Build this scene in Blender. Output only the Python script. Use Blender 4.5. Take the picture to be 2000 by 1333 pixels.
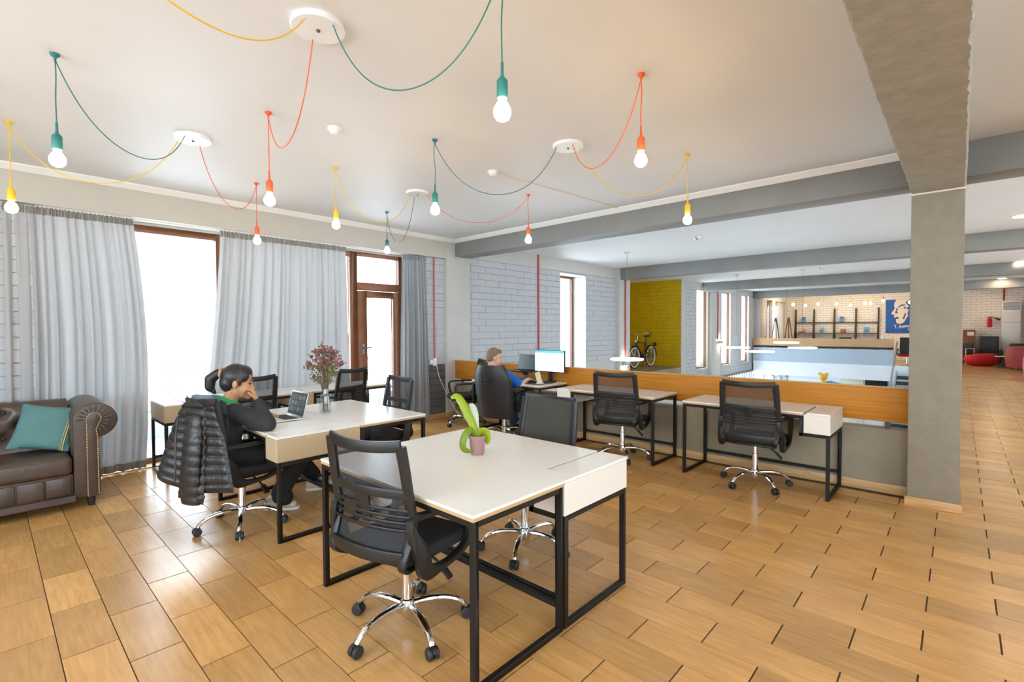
import bpy, bmesh, math, random
from mathutils import Vector, Matrix, noise
random.seed(7)
for o in list(bpy.data.objects): bpy.data.objects.remove(o)
scene = bpy.context.scene
col = scene.collection
PI = math.pi
R = math.radians

# ------------------------------------------------------------------ camera
cam_d = bpy.data.cameras.new('camera')
cam = bpy.data.objects.new('camera', cam_d); col.objects.link(cam)
cam_d.sensor_width = 36.0
cam_d.lens = 949.7 / 2000 * 36.0
cam_d.clip_start = 0.05; cam_d.clip_end = 300
_yaw, _pit, _rol = R(42.614), R(1.45), R(-0.235)
_F = Vector((math.cos(_yaw)*math.cos(_pit), math.sin(_yaw)*math.cos(_pit), -math.sin(_pit)))
_R0 = Vector((math.sin(_yaw), -math.cos(_yaw), 0)); _U0 = _R0.cross(_F)
_R = _R0*math.cos(_rol) + _U0*math.sin(_rol); _U = -_R0*math.sin(_rol) + _U0*math.cos(_rol)
cam.matrix_world = Matrix(((_R.x,_U.x,-_F.x,0),(_R.y,_U.y,-_F.y,0),(_R.z,_U.z,-_F.z,1.5),(0,0,0,1)))
scene.camera = cam

# ------------------------------------------------------------------ sky / exposure
world = bpy.data.worlds.new('sky'); scene.world = world; world.use_nodes = True
bg = world.node_tree.nodes['Background']
bg.inputs[0].default_value = (0.74, 0.875, 1.0, 1)
bg.inputs[1].default_value = 7.5
scene.view_settings.view_transform = 'Standard'
scene.view_settings.look = 'None'
scene.view_settings.gamma = 1.0
scene.view_settings.use_curve_mapping = False
scene.view_settings.exposure = 0.55
scene.cycles.max_bounces = 10
scene.cycles.diffuse_bounces = 6
scene.cycles.transparent_max_bounces = 24
scene.cycles.sample_clamp_indirect = 6.0
scene.cycles.caustics_reflective = False
scene.cycles.caustics_refractive = False
scene.cycles.use_denoising = True

# ------------------------------------------------------------------ materials
MATS = {}
def mat(name, color=(.8,.8,.8), rough=.5, metal=0., var=0., scale=8., bump=0., bscale=60., spec=.5, emit=0., trans=0., alpha=1., stretch=None, transl=0., color2=None, coat=0.):
    m = bpy.data.materials.new(name); MATS[name] = m
    m.use_nodes = True
    nt = m.node_tree; N = nt.nodes; L = nt.links
    b = N['Principled BSDF']
    b.inputs['Base Color'].default_value = (*color, 1)
    b.inputs['Roughness'].default_value = rough
    b.inputs['Metallic'].default_value = metal
    b.inputs['Specular IOR Level'].default_value = spec
    b.inputs['Coat Weight'].default_value = coat
    if trans: b.inputs['Transmission Weight'].default_value = trans
    if emit:
        b.inputs['Emission Color'].default_value = (*color, 1); b.inputs['Emission Strength'].default_value = emit
    vec = None
    if var or bump:
        tc = N.new('ShaderNodeTexCoord'); vec = tc.outputs['Object']
        if stretch:
            mp = N.new('ShaderNodeMapping'); mp.inputs['Scale'].default_value = stretch
            L.new(vec, mp.inputs[0]); vec = mp.outputs[0]
    if var:
        n = N.new('ShaderNodeTexNoise'); n.inputs['Scale'].default_value = scale; n.inputs['Detail'].default_value = 5
        L.new(vec, n.inputs['Vector'])
        mx = N.new('ShaderNodeMix'); mx.data_type = 'RGBA'
        c2 = color2 or tuple(max(0, c*(1-var)) for c in color)
        c1 = color if color2 else tuple(min(1, c*(1+var*.6)) for c in color)
        mx.inputs[6].default_value = (*c1, 1); mx.inputs[7].default_value = (*c2, 1)
        cr = N.new('ShaderNodeMapRange'); cr.inputs[1].default_value = .3; cr.inputs[2].default_value = .7
        L.new(n.outputs[0], cr.inputs[0]); L.new(cr.outputs[0], mx.inputs[0])
        L.new(mx.outputs[2], b.inputs['Base Color'])
    if bump:
        n2 = N.new('ShaderNodeTexNoise'); n2.inputs['Scale'].default_value = bscale; n2.inputs['Detail'].default_value = 4
        L.new(vec, n2.inputs['Vector'])
        bp = N.new('ShaderNodeBump'); bp.inputs['Strength'].default_value = bump; bp.inputs['Distance'].default_value = .01
        L.new(n2.outputs[0], bp.inputs['Height']); L.new(bp.outputs[0], b.inputs['Normal'])
    out = N['Material Output']; sh = b.outputs[0]
    if transl:
        t = N.new('ShaderNodeBsdfTranslucent'); t.inputs[0].default_value = (*color, 1)
        ms = N.new('ShaderNodeMixShader'); ms.inputs[0].default_value = transl
        L.new(sh, ms.inputs[1]); L.new(t.outputs[0], ms.inputs[2]); sh = ms.outputs[0]
    if alpha < 1:
        t = N.new('ShaderNodeBsdfTransparent')
        ms = N.new('ShaderNodeMixShader'); ms.inputs[0].default_value = alpha
        L.new(t.outputs[0], ms.inputs[1]); L.new(sh, ms.inputs[2]); sh = ms.outputs[0]
    L.new(sh, out.inputs[0])
    return m

def thin_glass(name, tint=(.95,.97,.97), refl=.08):
    m = bpy.data.materials.new(name); MATS[name] = m; m.use_nodes = True
    nt = m.node_tree; N = nt.nodes; L = nt.links; N.remove(N['Principled BSDF'])
    t = N.new('ShaderNodeBsdfTransparent'); t.inputs[0].default_value = (*tint, 1)
    g = N.new('ShaderNodeBsdfGlossy'); g.inputs['Roughness'].default_value = .02
    ms = N.new('ShaderNodeMixShader'); ms.inputs[0].default_value = refl; L.new(t.outputs[0], ms.inputs[1]); L.new(g.outputs[0], ms.inputs[2])
    L.new(ms.outputs[0], N['Material Output'].inputs[0]); return m

def tile_mat(name, c1, c2, c3):
    """wood look ceramic plank: grain runs along Y, every plank a little different"""
    m = mat(name, c1, rough=.25, spec=.4); nt = m.node_tree; N = nt.nodes; L = nt.links; b = N['Principled BSDF']
    geo = N.new('ShaderNodeNewGeometry'); oi = N.new('ShaderNodeObjectInfo')
    ad = N.new('ShaderNodeMath'); ad.operation = 'ADD'; L.new(geo.outputs['Random Per Island'], ad.inputs[0]); L.new(oi.outputs['Random'], ad.inputs[1])
    frc = N.new('ShaderNodeMath'); frc.operation = 'FRACT'; L.new(ad.outputs[0], frc.inputs[0])
    mu = N.new('ShaderNodeMath'); mu.operation = 'MULTIPLY'; mu.inputs[1].default_value = 37.; L.new(frc.outputs[0], mu.inputs[0])
    cmb = N.new('ShaderNodeCombineXYZ'); L.new(mu.outputs[0], cmb.inputs[0]); L.new(mu.outputs[0], cmb.inputs[2])
    va = N.new('ShaderNodeVectorMath'); va.operation = 'ADD'; L.new(geo.outputs['Position'], va.inputs[0]); L.new(cmb.outputs[0], va.inputs[1])
    mp = N.new('ShaderNodeMapping'); mp.inputs['Scale'].default_value = (60, 4.5, 1); L.new(va.outputs[0], mp.inputs[0])
    n1 = N.new('ShaderNodeTexNoise'); n1.inputs['Scale'].default_value = 1.; n1.inputs['Detail'].default_value = 6; n1.inputs['Distortion'].default_value = .6; L.new(mp.outputs[0], n1.inputs['Vector'])
    mp2 = N.new('ShaderNodeMapping'); mp2.inputs['Scale'].default_value = (7, 3, 1); L.new(va.outputs[0], mp2.inputs[0])
    n2 = N.new('ShaderNodeTexNoise'); n2.inputs['Scale'].default_value = 1.; n2.inputs['Detail'].default_value = 3; L.new(mp2.outputs[0], n2.inputs['Vector'])
    r1 = N.new('ShaderNodeMapRange'); r1.inputs[1].default_value = .35; r1.inputs[2].default_value = .72; L.new(n1.outputs[0], r1.inputs[0])
    r2 = N.new('ShaderNodeMapRange'); r2.inputs[1].default_value = .35; r2.inputs[2].default_value = .7; L.new(n2.outputs[0], r2.inputs[0])
    mx = N.new('ShaderNodeMix'); mx.data_type = 'RGBA'; mx.inputs[6].default_value = (*c1,1); mx.inputs[7].default_value = (*c2,1); L.new(r1.outputs[0], mx.inputs[0])
    mx2 = N.new('ShaderNodeMix'); mx2.data_type = 'RGBA'; mx2.inputs[7].default_value = (*c3,1); L.new(mx.outputs[2], mx2.inputs[6])
    m3 = N.new('ShaderNodeMath'); m3.operation = 'MULTIPLY'; m3.inputs[1].default_value = .45; L.new(r2.outputs[0], m3.inputs[0]); L.new(m3.outputs[0], mx2.inputs[0])
    hs = N.new('ShaderNodeHueSaturation'); L.new(mx2.outputs[2], hs.inputs['Color'])
    rv = N.new('ShaderNodeMapRange'); rv.inputs[3].default_value = .78; rv.inputs[4].default_value = 1.12; L.new(frc.outputs[0], rv.inputs[0]); L.new(rv.outputs[0], hs.inputs['Value'])
    L.new(hs.outputs[0], b.inputs['Base Color'])
    bp = N.new('ShaderNodeBump'); bp.inputs['Strength'].default_value = .08; bp.inputs['Distance'].default_value = .004; L.new(n1.outputs[0], bp.inputs['Height']); L.new(bp.outputs[0], b.inputs['Normal'])
    return m

mat('ceiling_paint', (.72,.71,.69), .55, var=.03, scale=1.5)
mat('cornice', (.82,.80,.76), .5)
mat('white_paint', (.54,.52,.48), .6, var=.04, scale=3)
mat('white_brick', (.50,.505,.51), .6, var=.06, scale=6, bump=.25, bscale=40)
mat('white_mortar', (.40,.405,.41), .8)
mat('grey_brick', (.13,.135,.14), .6, var=.2, scale=8, bump=.25, bscale=40)
mat('grey_mortar', (.055,.057,.06), .8)
mat('yellow_brick', (.68,.44,.0), .55, var=.12, scale=5, bump=.2, bscale=40)
mat('yellow_mortar', (.48,.31,.0), .8)
mat('beam_grey', (.235,.23,.215), .5, var=.08, scale=2)
mat('concrete', (.275,.235,.175), .62, var=.10, scale=9, bump=.35, bscale=25)
mat('concrete_rough', (.33,.30,.235), .7, var=.14, scale=11, bump=.45, bscale=22)
mat('parapet_concrete', (.27,.215,.135), .55, var=.22, scale=2.2, bump=.15, bscale=20)
mat('plaster_edge', (.72,.66,.55), .7)
mat('band_grey', (.44,.53,.62), .5, var=.04, scale=1)
mat('oak_pale', (.60,.36,.17), .45, var=.15, scale=3, stretch=(1,.6,14))
mat('lintel_bulb_warmed', (.53,.49,.42), .6, var=.03, scale=3)  # white paint with the warmth of the bulbs put into its colour
mat('oak', (.52,.20,.018), .5, spec=.25, var=.2, scale=3, stretch=(1,.6,14), bump=.05)
mat('skirting_oak', (.60,.36,.15), .4, var=.2, scale=4, stretch=(1,1,10))
mat('frame_brown', (.25,.095,.04), .38, var=.15, scale=6)
tile_mat('tile_wood', (.68,.375,.13), (.55,.285,.088), (.43,.222,.078))
mat('grout', (.085,.06,.04), .9)
mat('desk_white', (.88,.87,.83), .2, var=.02, scale=3)
mat('desk_edge', (.52,.36,.18), .45)
mat('drawer_cream', (.52,.40,.25), .4)
mat('drawer_white', (.80,.75,.66), .35)
mat('slot_dark', (.32,.29,.25), .6)
mat('frame_black', (.009,.0075,.006), .5, spec=.35)
mat('chrome', (.82,.82,.84), .09, metal=1.)
mat('plastic_black', (.014,.013,.012), .4, spec=.4)
mat('rubber', (.02,.02,.021), .5)
mat('seat_fabric', (.018,.018,.02), .85, bump=.3, bscale=300)
mat('chair_mesh', (.03,.031,.033), .8, alpha=.70)
mat('cover_fabric', (.048,.044,.035), .85, var=.12, scale=6, bump=.2, bscale=220)
mat('exec_leather', (.022,.023,.027), .42, bump=.15, bscale=60)
mat('sofa_leather', (.075,.048,.035), .34, var=.25, scale=5, bump=.25, bscale=45)
mat('sofa_dark', (.02,.014,.011), .5)
mat('brass', (.72,.55,.28), .3, metal=1.)
mat('cushion_teal', (.085,.20,.195), .75, bump=.3, bscale=160, var=.08)
mat('gold_cord', (.68,.45,.12), .5)
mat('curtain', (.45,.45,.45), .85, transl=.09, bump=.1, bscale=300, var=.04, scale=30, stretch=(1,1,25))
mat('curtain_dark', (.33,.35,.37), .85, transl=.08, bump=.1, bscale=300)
mat('curtain_tape', (.30,.28,.25), .85, transl=.05)
mat('curtain_beige', (.50,.43,.38), .85, transl=.1)
thin_glass('pane', (.97,.98,.98), .04)
thin_glass('vase_glass', (.92,.95,.95))
mat('bulb_warm', (1.,.72,.38), .3, emit=52)
mat('bulb_white', (1.,.86,.66), .3, emit=44)
mat('bulb_cool', (.86,.94,1.), .3, emit=44)
mat('gallery_bulb', (1.,.80,.52), .3, emit=80)
mat('ring_light', (.95,.97,1.), .3, emit=9)
mat('down_light', (1.,.93,.82), .3, emit=22)
mat('sconce_light', (1.,.85,.6), .3, emit=140)
mat('teal_cord', (.02,.17,.145), .5)
mat('yellow_cord', (.78,.47,.01), .5)
mat('orange_cord', (.80,.11,.025), .5)
mat('canopy_white', (.85,.85,.85), .18)
mat('alu', (.62,.63,.64), .35, metal=.9)
mat('alu_dark', (.2,.2,.21), .4, metal=.8)
mat('plastic_white', (.82,.81,.77), .4)
mat('red_pipe', (.50,.055,.05), .4)
mat('red_fabric', (.55,.01,.02), .7)
mat('tub_red', (.36,.055,.065), .5, var=.1)
mat('tub_pink', (.52,.20,.30), .5)
mat('black_matt', (.015,.015,.016), .6)
mat('dark_metal', (.05,.045,.04), .45)
mat('skin', (.52,.25,.125), .5)
mat('skin_light', (.66,.38,.28), .5)
mat('hair_black', (.016,.012,.011), .42, bump=.4, bscale=90, stretch=(1,1,.15))
mat('hair_fair', (.22,.14,.09), .7, bump=.4, bscale=200)
mat('hoodie', (.025,.025,.027), .85, bump=.15, bscale=120)
mat('hood_green', (.01,.38,.12), .8)
mat('trouser_black', (.012,.012,.013), .85)
mat('shoe_cream', (.62,.52,.40), .6)
mat('sole_white', (.78,.74,.66), .6)
mat('shirt_blue', (.005,.13,.55), .8)
mat('jean_navy', (.02,.04,.10), .85)
mat('puffer', (.020,.018,.017), .36, bump=.3, bscale=55)
mat('puffer_lining', (.10,.13,.16), .5)
mat('petal_pink', (.30,.12,.115), .8, var=.4, scale=30)
mat('petal_green', (.20,.17,.045), .8, var=.4, scale=30)
mat('stem', (.20,.13,.06), .8)
mat('leaf_green', (.27,.36,.008), .4, transl=.15)
mat('leaf_dark', (.16,.24,.008), .4, transl=.1)
mat('leaf_pale', (.62,.72,.6), .4, transl=.3)
mat('pot_mauve', (.34,.19,.17), .55)
mat('soil', (.06,.03,.02), .95)
mat('phone_cream', (.72,.62,.46), .5)
mat('wood_brown', (.20,.085,.03), .5, var=.2, scale=6)
mat('wood_dark', (.045,.027,.018), .55)
mat('ac_white', (.80,.82,.82), .3)
mat('poster_cream', (.82,.74,.62), .6)
mat('poster_blue', (.005,.11,.45), .6, var=.15, scale=3)
mat('book_blue', (.05,.14,.42), .5)
mat('book_cyan', (.12,.38,.55), .5)
mat('box_brown', (.28,.12,.05), .7)
mat('clay', (.50,.26,.18), .8)
mat('lit_room_cream', (.84,.80,.66), .6)
mat('lower_white', (.82,.85,.88), .6)
mat('tv_black', (.012,.014,.014), .12)
mat('toy_yellow', (.80,.48,.05), .5)
mat('toy_teal', (.05,.30,.34), .5)
mat('pink', (.70,.12,.35), .6)
mat('purple', (.12,.03,.30), .6)
mat('outside_wall', (.75,.77,.80), .8)
mat('outside_rail', (.62,.66,.72), .6)

# ------------------------------------------------------------------ helpers
class MB:
    def __init__(s): s.v = []; s.f = []
    def _add(s, vs, fs, M=None):
        k = len(s.v)
        s.v += [tuple(M @ Vector(p)) for p in vs] if M is not None else [tuple(p) for p in vs]
        s.f += [tuple(i+k for i in f) for f in fs]
        return s
    def box(s, x0,x1,y0,y1,z0,z1, M=None):
        return s._add([(x0,y0,z0),(x1,y0,z0),(x1,y1,z0),(x0,y1,z0),(x0,y0,z1),(x1,y0,z1),(x1,y1,z1),(x0,y1,z1)],
            [(0,3,2,1),(4,5,6,7),(0,1,5,4),(1,2,6,5),(2,3,7,6),(3,0,4,7)], M)
    def cbox(s, c, d, M=None):
        return s.box(c[0]-d[0]/2,c[0]+d[0]/2,c[1]-d[1]/2,c[1]+d[1]/2,c[2]-d[2]/2,c[2]+d[2]/2, M)
    def prism(s, poly, a0, a1, axis='y', M=None):
        """extrude a 2D outline; axis y: poly is (x,z); axis x: (y,z); axis z: (x,y)"""
        def P(p,a): return (p[0],a,p[1]) if axis=='y' else ((a,p[0],p[1]) if axis=='x' else (p[0],p[1],a))
        n = len(poly)
        vs = [P(p,a0) for p in poly] + [P(p,a1) for p in poly]
        fs = [tuple(range(n))[::-1], tuple(range(n,2*n))] + [(i,(i+1)%n,n+(i+1)%n,n+i) for i in range(n)]
        return s._add(vs, fs, M)
    def sweep(s, path, sec, up=(0,1,0), closed=False, scale=None, M=None):
        """sweep a 2D section (side, normal) along a path with a fixed reference direction"""
        P = [Vector(p) for p in path]; n = len(P); m = len(sec); up = Vector(up); vs = []; fs = []
        for i in range(n):
            a = P[(i-1)%n] if (closed or i>0) else P[i]; b = P[(i+1)%n] if (closed or i<n-1) else P[i]
            T = (b-a)
            T = T.normalized() if T.length > 1e-9 else Vector((0,0,1))
            S = up - up.dot(T)*T
            if S.length < 1e-4: S = T.orthogonal()
            S.normalize(); Nn = T.cross(S)
            k = scale[i] if scale else 1.
            vs += [P[i] + S*(q[0]*k) + Nn*(q[1]*k) for q in sec]
        for i in range(n if closed else n-1):
            j = (i+1)%n
            fs += [(i*m+q, i*m+(q+1)%m, j*m+(q+1)%m, j*m+q) for q in range(m)]
        if not closed: fs += [tuple(range(m))[::-1], tuple((n-1)*m+q for q in range(m))]
        return s._add(vs, fs, M)
    def tube(s, path, r, n=8, closed=False, up=None, M=None):
        rr = r if isinstance(r,(list,tuple)) else [r]*len(path)
        P = [Vector(p) for p in path]
        d = (P[-1]-P[0]) if not closed else (P[1]-P[0])
        if up is None:
            up = Vector((0,0,1)) if abs(d.normalized().z if d.length>1e-6 else 0) < .9 else Vector((1,0,0))
        sec = [(math.cos(2*PI*i/n), math.sin(2*PI*i/n)) for i in range(n)]
        return s.sweep(path, sec, up, closed, rr, M)
    def lathe(s, prof, n=24, M=None, a0=0, a1=2*PI):
        full = abs(a1-a0-2*PI) < 1e-6; k = n if full else n+1; vs = []; fs = []
        for (r,z) in prof:
            vs += [(r*math.cos(a0+(a1-a0)*i/n), r*math.sin(a0+(a1-a0)*i/n), z) for i in range(k)]
        for j in range(len(prof)-1):
            for i in range(n):
                i2 = (i+1)%k
                fs.append((j*k+i, j*k+i2, (j+1)*k+i2, (j+1)*k+i))
        if full:
            if prof[0][0] > 1e-5: fs.append(tuple(range(k))[::-1])
            if prof[-1][0] > 1e-5: fs.append(tuple((len(prof)-1)*k+i for i in range(k)))
        return s._add(vs, fs, M)
    def cyl(s, p0, p1, r, n=12, r1=None):
        return s.tube([p0,p1], [r, r if r1 is None else r1], n)
    def ell(s, c, d, nu=16, nv=10, M=None):
        prof = [(math.sin(PI*j/nv), -math.cos(PI*j/nv)) for j in range(nv+1)]
        T = Matrix.Translation(Vector(c)) @ Matrix.Diagonal((*d,1))
        T = (M @ T) if M is not None else T
        return s.lathe([(max(r,1e-6),z) for r,z in prof], nu, T)
    def grid(s, fn, nu, nv, cu=False, cv=False, M=None):
        vs = [fn(i/(nu if cu else nu-1), j/(nv if cv else nv-1)) for j in range(nv) for i in range(nu)]
        fs = []
        for j in range(nv if cv else nv-1):
            for i in range(nu if cu else nu-1):
                i2 = (i+1)%nu; j2 = (j+1)%nv
                fs.append((j*nu+i, j*nu+i2, j2*nu+i2, j2*nu+i))
        return s._add(vs, fs, M)
    def mesh(s, name, bevel=0, seg=2, smooth=True, ang=35, weld=True):
        me = bpy.data.meshes.new(name)
        bm = bmesh.new()
        V = [bm.verts.new(p) for p in s.v]
        for f in s.f:
            try: bm.faces.new([V[i] for i in f])
            except ValueError: pass
        if weld: bmesh.ops.remove_doubles(bm, verts=bm.verts, dist=1e-5)
        bmesh.ops.recalc_face_normals(bm, faces=bm.faces)
        if bevel:
            ed = [e for e in bm.edges if len(e.link_faces)==2 and e.calc_face_angle(0) > R(30)]
            bmesh.ops.bevel(bm, geom=ed, offset=bevel, segments=seg, profile=.5, affect='EDGES', clamp_overlap=True)
        bm.to_mesh(me); bm.free()
        if smooth:
            me.shade_smooth(); me.set_sharp_from_angle(angle=R(ang))
        return me
    def build(s, name, m, parent=None, bevel=0, seg=2, smooth=True, ang=35, loc=None):
        o = bpy.data.objects.new(name, s.mesh(name, bevel, seg, smooth, ang))
        o.data.materials.append(MATS[m]); col.objects.link(o)
        if parent: o.parent = parent
        if loc: o.location = loc
        return o

def link(name, me, parent=None):
    o = bpy.data.objects.new(name, me); col.objects.link(o)
    if parent: o.parent = parent
    return o
def tag(o, label=None, cat=None, group=None, kind=None):
    if label: o['label'] = label
    if cat: o['category'] = cat
    if group: o['group'] = group
    if kind: o['kind'] = kind
    return o
def thing(name, label, cat, loc=(0,0,0), rz=0, group=None):
    o = bpy.data.objects.new(name, None); col.objects.link(o)
    o.location = loc; o.rotation_euler = (0,0,rz); o.empty_display_size = .1
    return tag(o, label, cat, group)
def kids(o): return [c for c in bpy.data.objects if c.parent == o]
def copy_tree(o, parent=None):
    c = o.copy(); col.objects.link(c); c.parent = parent
    for ch in kids(o): copy_tree(ch, c)
    return c
def struct(mb, name, m, label=None, parent=None, **k):
    o = mb.build(name, m, parent, **k)
    if not parent: tag(o, label, None, None, 'structure')
    return o
def Tz(x,y,z,a=0): return Matrix.Translation((x,y,z)) @ Matrix.Rotation(a,4,'Z')
def bez(p0,p1,p2,p3,n=12):
    p0,p1,p2,p3 = map(Vector,(p0,p1,p2,p3))
    return [((1-t)**3)*p0+3*((1-t)**2)*t*p1+3*(1-t)*t*t*p2+t**3*p3 for t in [i/n for i in range(n+1)]]
def spline(pts, k=6, closed=False):
    """Catmull-Rom through the points"""
    P = [Vector(p) for p in pts]; n = len(P); out = []
    for i in range(n if closed else n-1):
        a = P[(i-1)%n] if (closed or i>0) else P[0]*2-P[1]
        b = P[i]; c = P[(i+1)%n]
        d = P[(i+2)%n] if (closed or i<n-2) else P[-1]*2-P[-2]
        for q in range(k):
            t = q/k
            out.append(.5*((2*b)+(c-a)*t+(2*a-5*b+4*c-d)*t*t+(3*b-a-3*c+d)*t**3))
    if not closed: out.append(P[-1])
    return out
RSEC = lambda a,b,c=.3: [(-a,-b*(1-c)),(-a*(1-c),-b),(a*(1-c),-b),(a,-b*(1-c)),(a,b*(1-c)),(a*(1-c),b),(-a*(1-c),b),(-a,b*(1-c))]

def blob(name, caps, m, parent=None, voxel=.01, it=6, fac=.5):
    """one continuous organic surface out of tapered limbs (p0,r0,p1,r1) and ellipsoids (c,(rx,ry,rz)[,matrix])"""
    mb = MB()
    for c in caps:
        if len(c) == 4:
            p0,r0,p1,r1 = c; p0 = Vector(p0); p1 = Vector(p1)
            mb.ell(p0,(r0,r0,r0),14,9); mb.ell(p1,(r1,r1,r1),14,9)
            mb.tube([p0,p1],[r0,r1],14)
        else:
            M = c[2] if len(c) > 2 else None
            mb.ell((0,0,0) if M is not None else c[0], c[1], 20, 14, (Matrix.Translation(c[0]) @ M) if M is not None else None)
    o = bpy.data.objects.new(name, mb.mesh(name, smooth=False, weld=True)); col.objects.link(o)
    r = o.modifiers.new('r','REMESH'); r.mode = 'VOXEL'; r.voxel_size = voxel; r.use_smooth_shade = True
    s = o.modifiers.new('s','SMOOTH'); s.iterations = it; s.factor = fac
    dg = bpy.context.evaluated_depsgraph_get(); dg.update()
    me = bpy.data.meshes.new_from_object(o.evaluated_get(dg))
    bpy.data.objects.remove(o)
    me.name = name; me.materials.clear(); me.materials.append(MATS[m]); me.shade_smooth()
    q = bpy.data.objects.new(name, me); col.objects.link(q)
    if parent: q.parent = parent
    return q
# ================================================================== STRUCTURE
H = 3.03
LOW = -2.9
def view_px(p):
    v = Vector(p) - Vector((0,0,1.5)); d = v.dot(_F)
    if d < .1: return None
    return 1000+949.7*v.dot(_R)/d, 666.5-949.7*v.dot(_U)/d, d

# ---- floor: slab with recessed grout, planks on top
mb = MB()
mb.box(-3,5.65,-4,6.86,-.3,-.004); mb.box(5.65,27.8,-4,.31,-.3,-.004); mb.box(22.1,27.8,.31,6.46,-.3,-.004)
floor = struct(mb, 'floor', 'grout', 'floor of tan wood look ceramic planks with dark joints', smooth=False)
ROW, LEN, GAP = .208, .525, .0045
unit = MB().box(-.5,.5,-.5,.5,-1,0).mesh('plank', smooth=False)
unit.materials.append(MATS['tile_wood'])
planks = []
k = -15
while k*ROW < 27.6:
    x0 = k*ROW; ph = .36 if k % 2 else .11
    ymax = 6.85 if x0+ROW < 5.52 else .31
    n = math.floor((-4-ph)/LEN)
    while ph+n*LEN < ymax:
        a = max(ph+n*LEN, -4); b = min(ph+(n+1)*LEN, ymax)
        if b-a > .03: planks.append((x0+GAP/2, min(x0+ROW-GAP/2, 27.75), a+GAP*.85, b-GAP*.85))
        n += 1
    k += 1
def pl_rank(q):
    x = (q[0]+q[1])/2; y = (q[2]+q[3])/2; p = view_px((x,y,0))
    if p is None or not (-120 < p[0] < 2120 and 0 < p[1] < 1480): return 1e6 + x*x+y*y
    if x > 5.5 and y > .0: return 1e5+x
    return p[2]
planks.sort(key=pl_rank)
for q in planks[:300]:
    o = link('floor_plank', unit, floor)
    o.location = ((q[0]+q[1])/2, (q[2]+q[3])/2, random.uniform(-.0006,.0006)); o.scale = (q[1]-q[0], q[3]-q[2], .02)
mb = MB()
for q in planks[300:]: mb.box(q[0],q[1],q[2],q[3],-.02,0)
o = mb.build('floor_planks_beyond', 'tile_wood', floor, smooth=False); o['kind'] = 'stuff'
mb = MB()
for i in range(27):
    for j in range(12): mb.box(22.12+i*.208,22.12+i*.208+.203,.32+j*.51,.32+j*.51+.505,-.02,0)
o = mb.build('floor_planks_far_gallery', 'tile_wood', floor, smooth=False); o['kind'] = 'stuff'

# ---- ceiling and beams
struct(MB().box(-3.2,28,-4.2,8.5,H,H+.25), 'ceiling', 'ceiling_paint', 'smooth off white painted ceiling', smooth=False)
for i, x in enumerate((5.52, 11.0, 16.55, 22.1)):
    mb = MB()
    if i == 0: mb.box(x,x+.32,.31,6.40,2.74,H); mb.box(x,x+.32,-4,-.02,2.74,H)
    else: mb.box(x,x+.32,-4,6.40,2.74,H)
    struct(mb, 'ceiling_beam', 'beam_grey', ('grey painted ceiling beam above the wooden parapet, running into the column', 'second grey ceiling beam across the void beyond the parapet', 'third grey ceiling beam across the void', 'farthest grey ceiling beam above the far gallery')[i], bevel=.006)
mb = MB()
sec = [(-.16,0),(.16,0)]
def rough_slab(x0,x1,y0,y1,z0,z1,n):
    """concrete member along X with slightly ragged arrises"""
    m = MB(); pts = []
    rows = []
    for i in range(n+1):
        x = x0+(x1-x0)*i/n
        j = lambda s,a: a*(noise.noise(Vector((x*14, s*7.3, 1.7)))+.6*noise.noise(Vector((x*41, s*3.3, 4.7))))
        rows.append([(x,y0,z1),(x,y0+j(2,.003),z0+.010+j(3,.005)),(x,y0+.010+j(4,.008),z0),(x,y0+.03,z0),(x,y1-.03,z0),(x,y1-.010+j(6,.010),z0),(x,y1+j(8,.003),z0+.010+j(9,.006)),(x,y1,z1)])
    nn = 8; vs = [p for r in rows for p in r]; fs = []
    for i in range(n):
        for q in range(nn-1): fs.append((i*nn+q,i*nn+q+1,(i+1)*nn+q+1,(i+1)*nn+q))
    fs += [tuple(range(nn))[::-1], tuple(n*nn+q for q in range(nn))]
    return m._add(vs, fs)
struct(rough_slab(-3,5.285,-.025,.31,2.605,H,400), 'concrete_beam', 'concrete_rough', 'rough raw concrete beam running overhead from the column', ang=30)
cm = MB().box(5.27,5.76,-.02,.31,0,2.74)
column = struct(cm, 'concrete_column', 'concrete', 'raw concrete column at the end of the parapet', bevel=.008)
struct(MB().sweep([(5.262,-.022,2.6),(5.262,.312,2.6)], RSEC(.008,.006), (0,0,1)), 'plaster_line', 'plaster_edge', None, column)
for i,x in enumerate((11.0,16.55,22.1)):
    struct(MB().box(x-.05,x+.4,-.02,.27,LOW,2.74), 'gallery_column', 'concrete', ('grey column under the second beam','grey column under the third beam','grey column under the farthest beam')[i])

# ---- cornice
cs = [(0,0),(.0,-.055),(.012,-.06),(.05,-.02),(.06,-.012),(.06,0)]
mb = MB(); mb.prism([(6.40-a,H+b) for a,b in cs], -3, 5.46, 'x'); struct(mb, 'trim_1', 'cornice', 'white cornice along the top of the window wall')
mb = MB(); mb.prism([(5.52-a,H+b) for a,b in cs], .31, 6.40, 'y'); struct(mb, 'trim_2', 'cornice', 'white cornice along the grey beam above the parapet')

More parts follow.
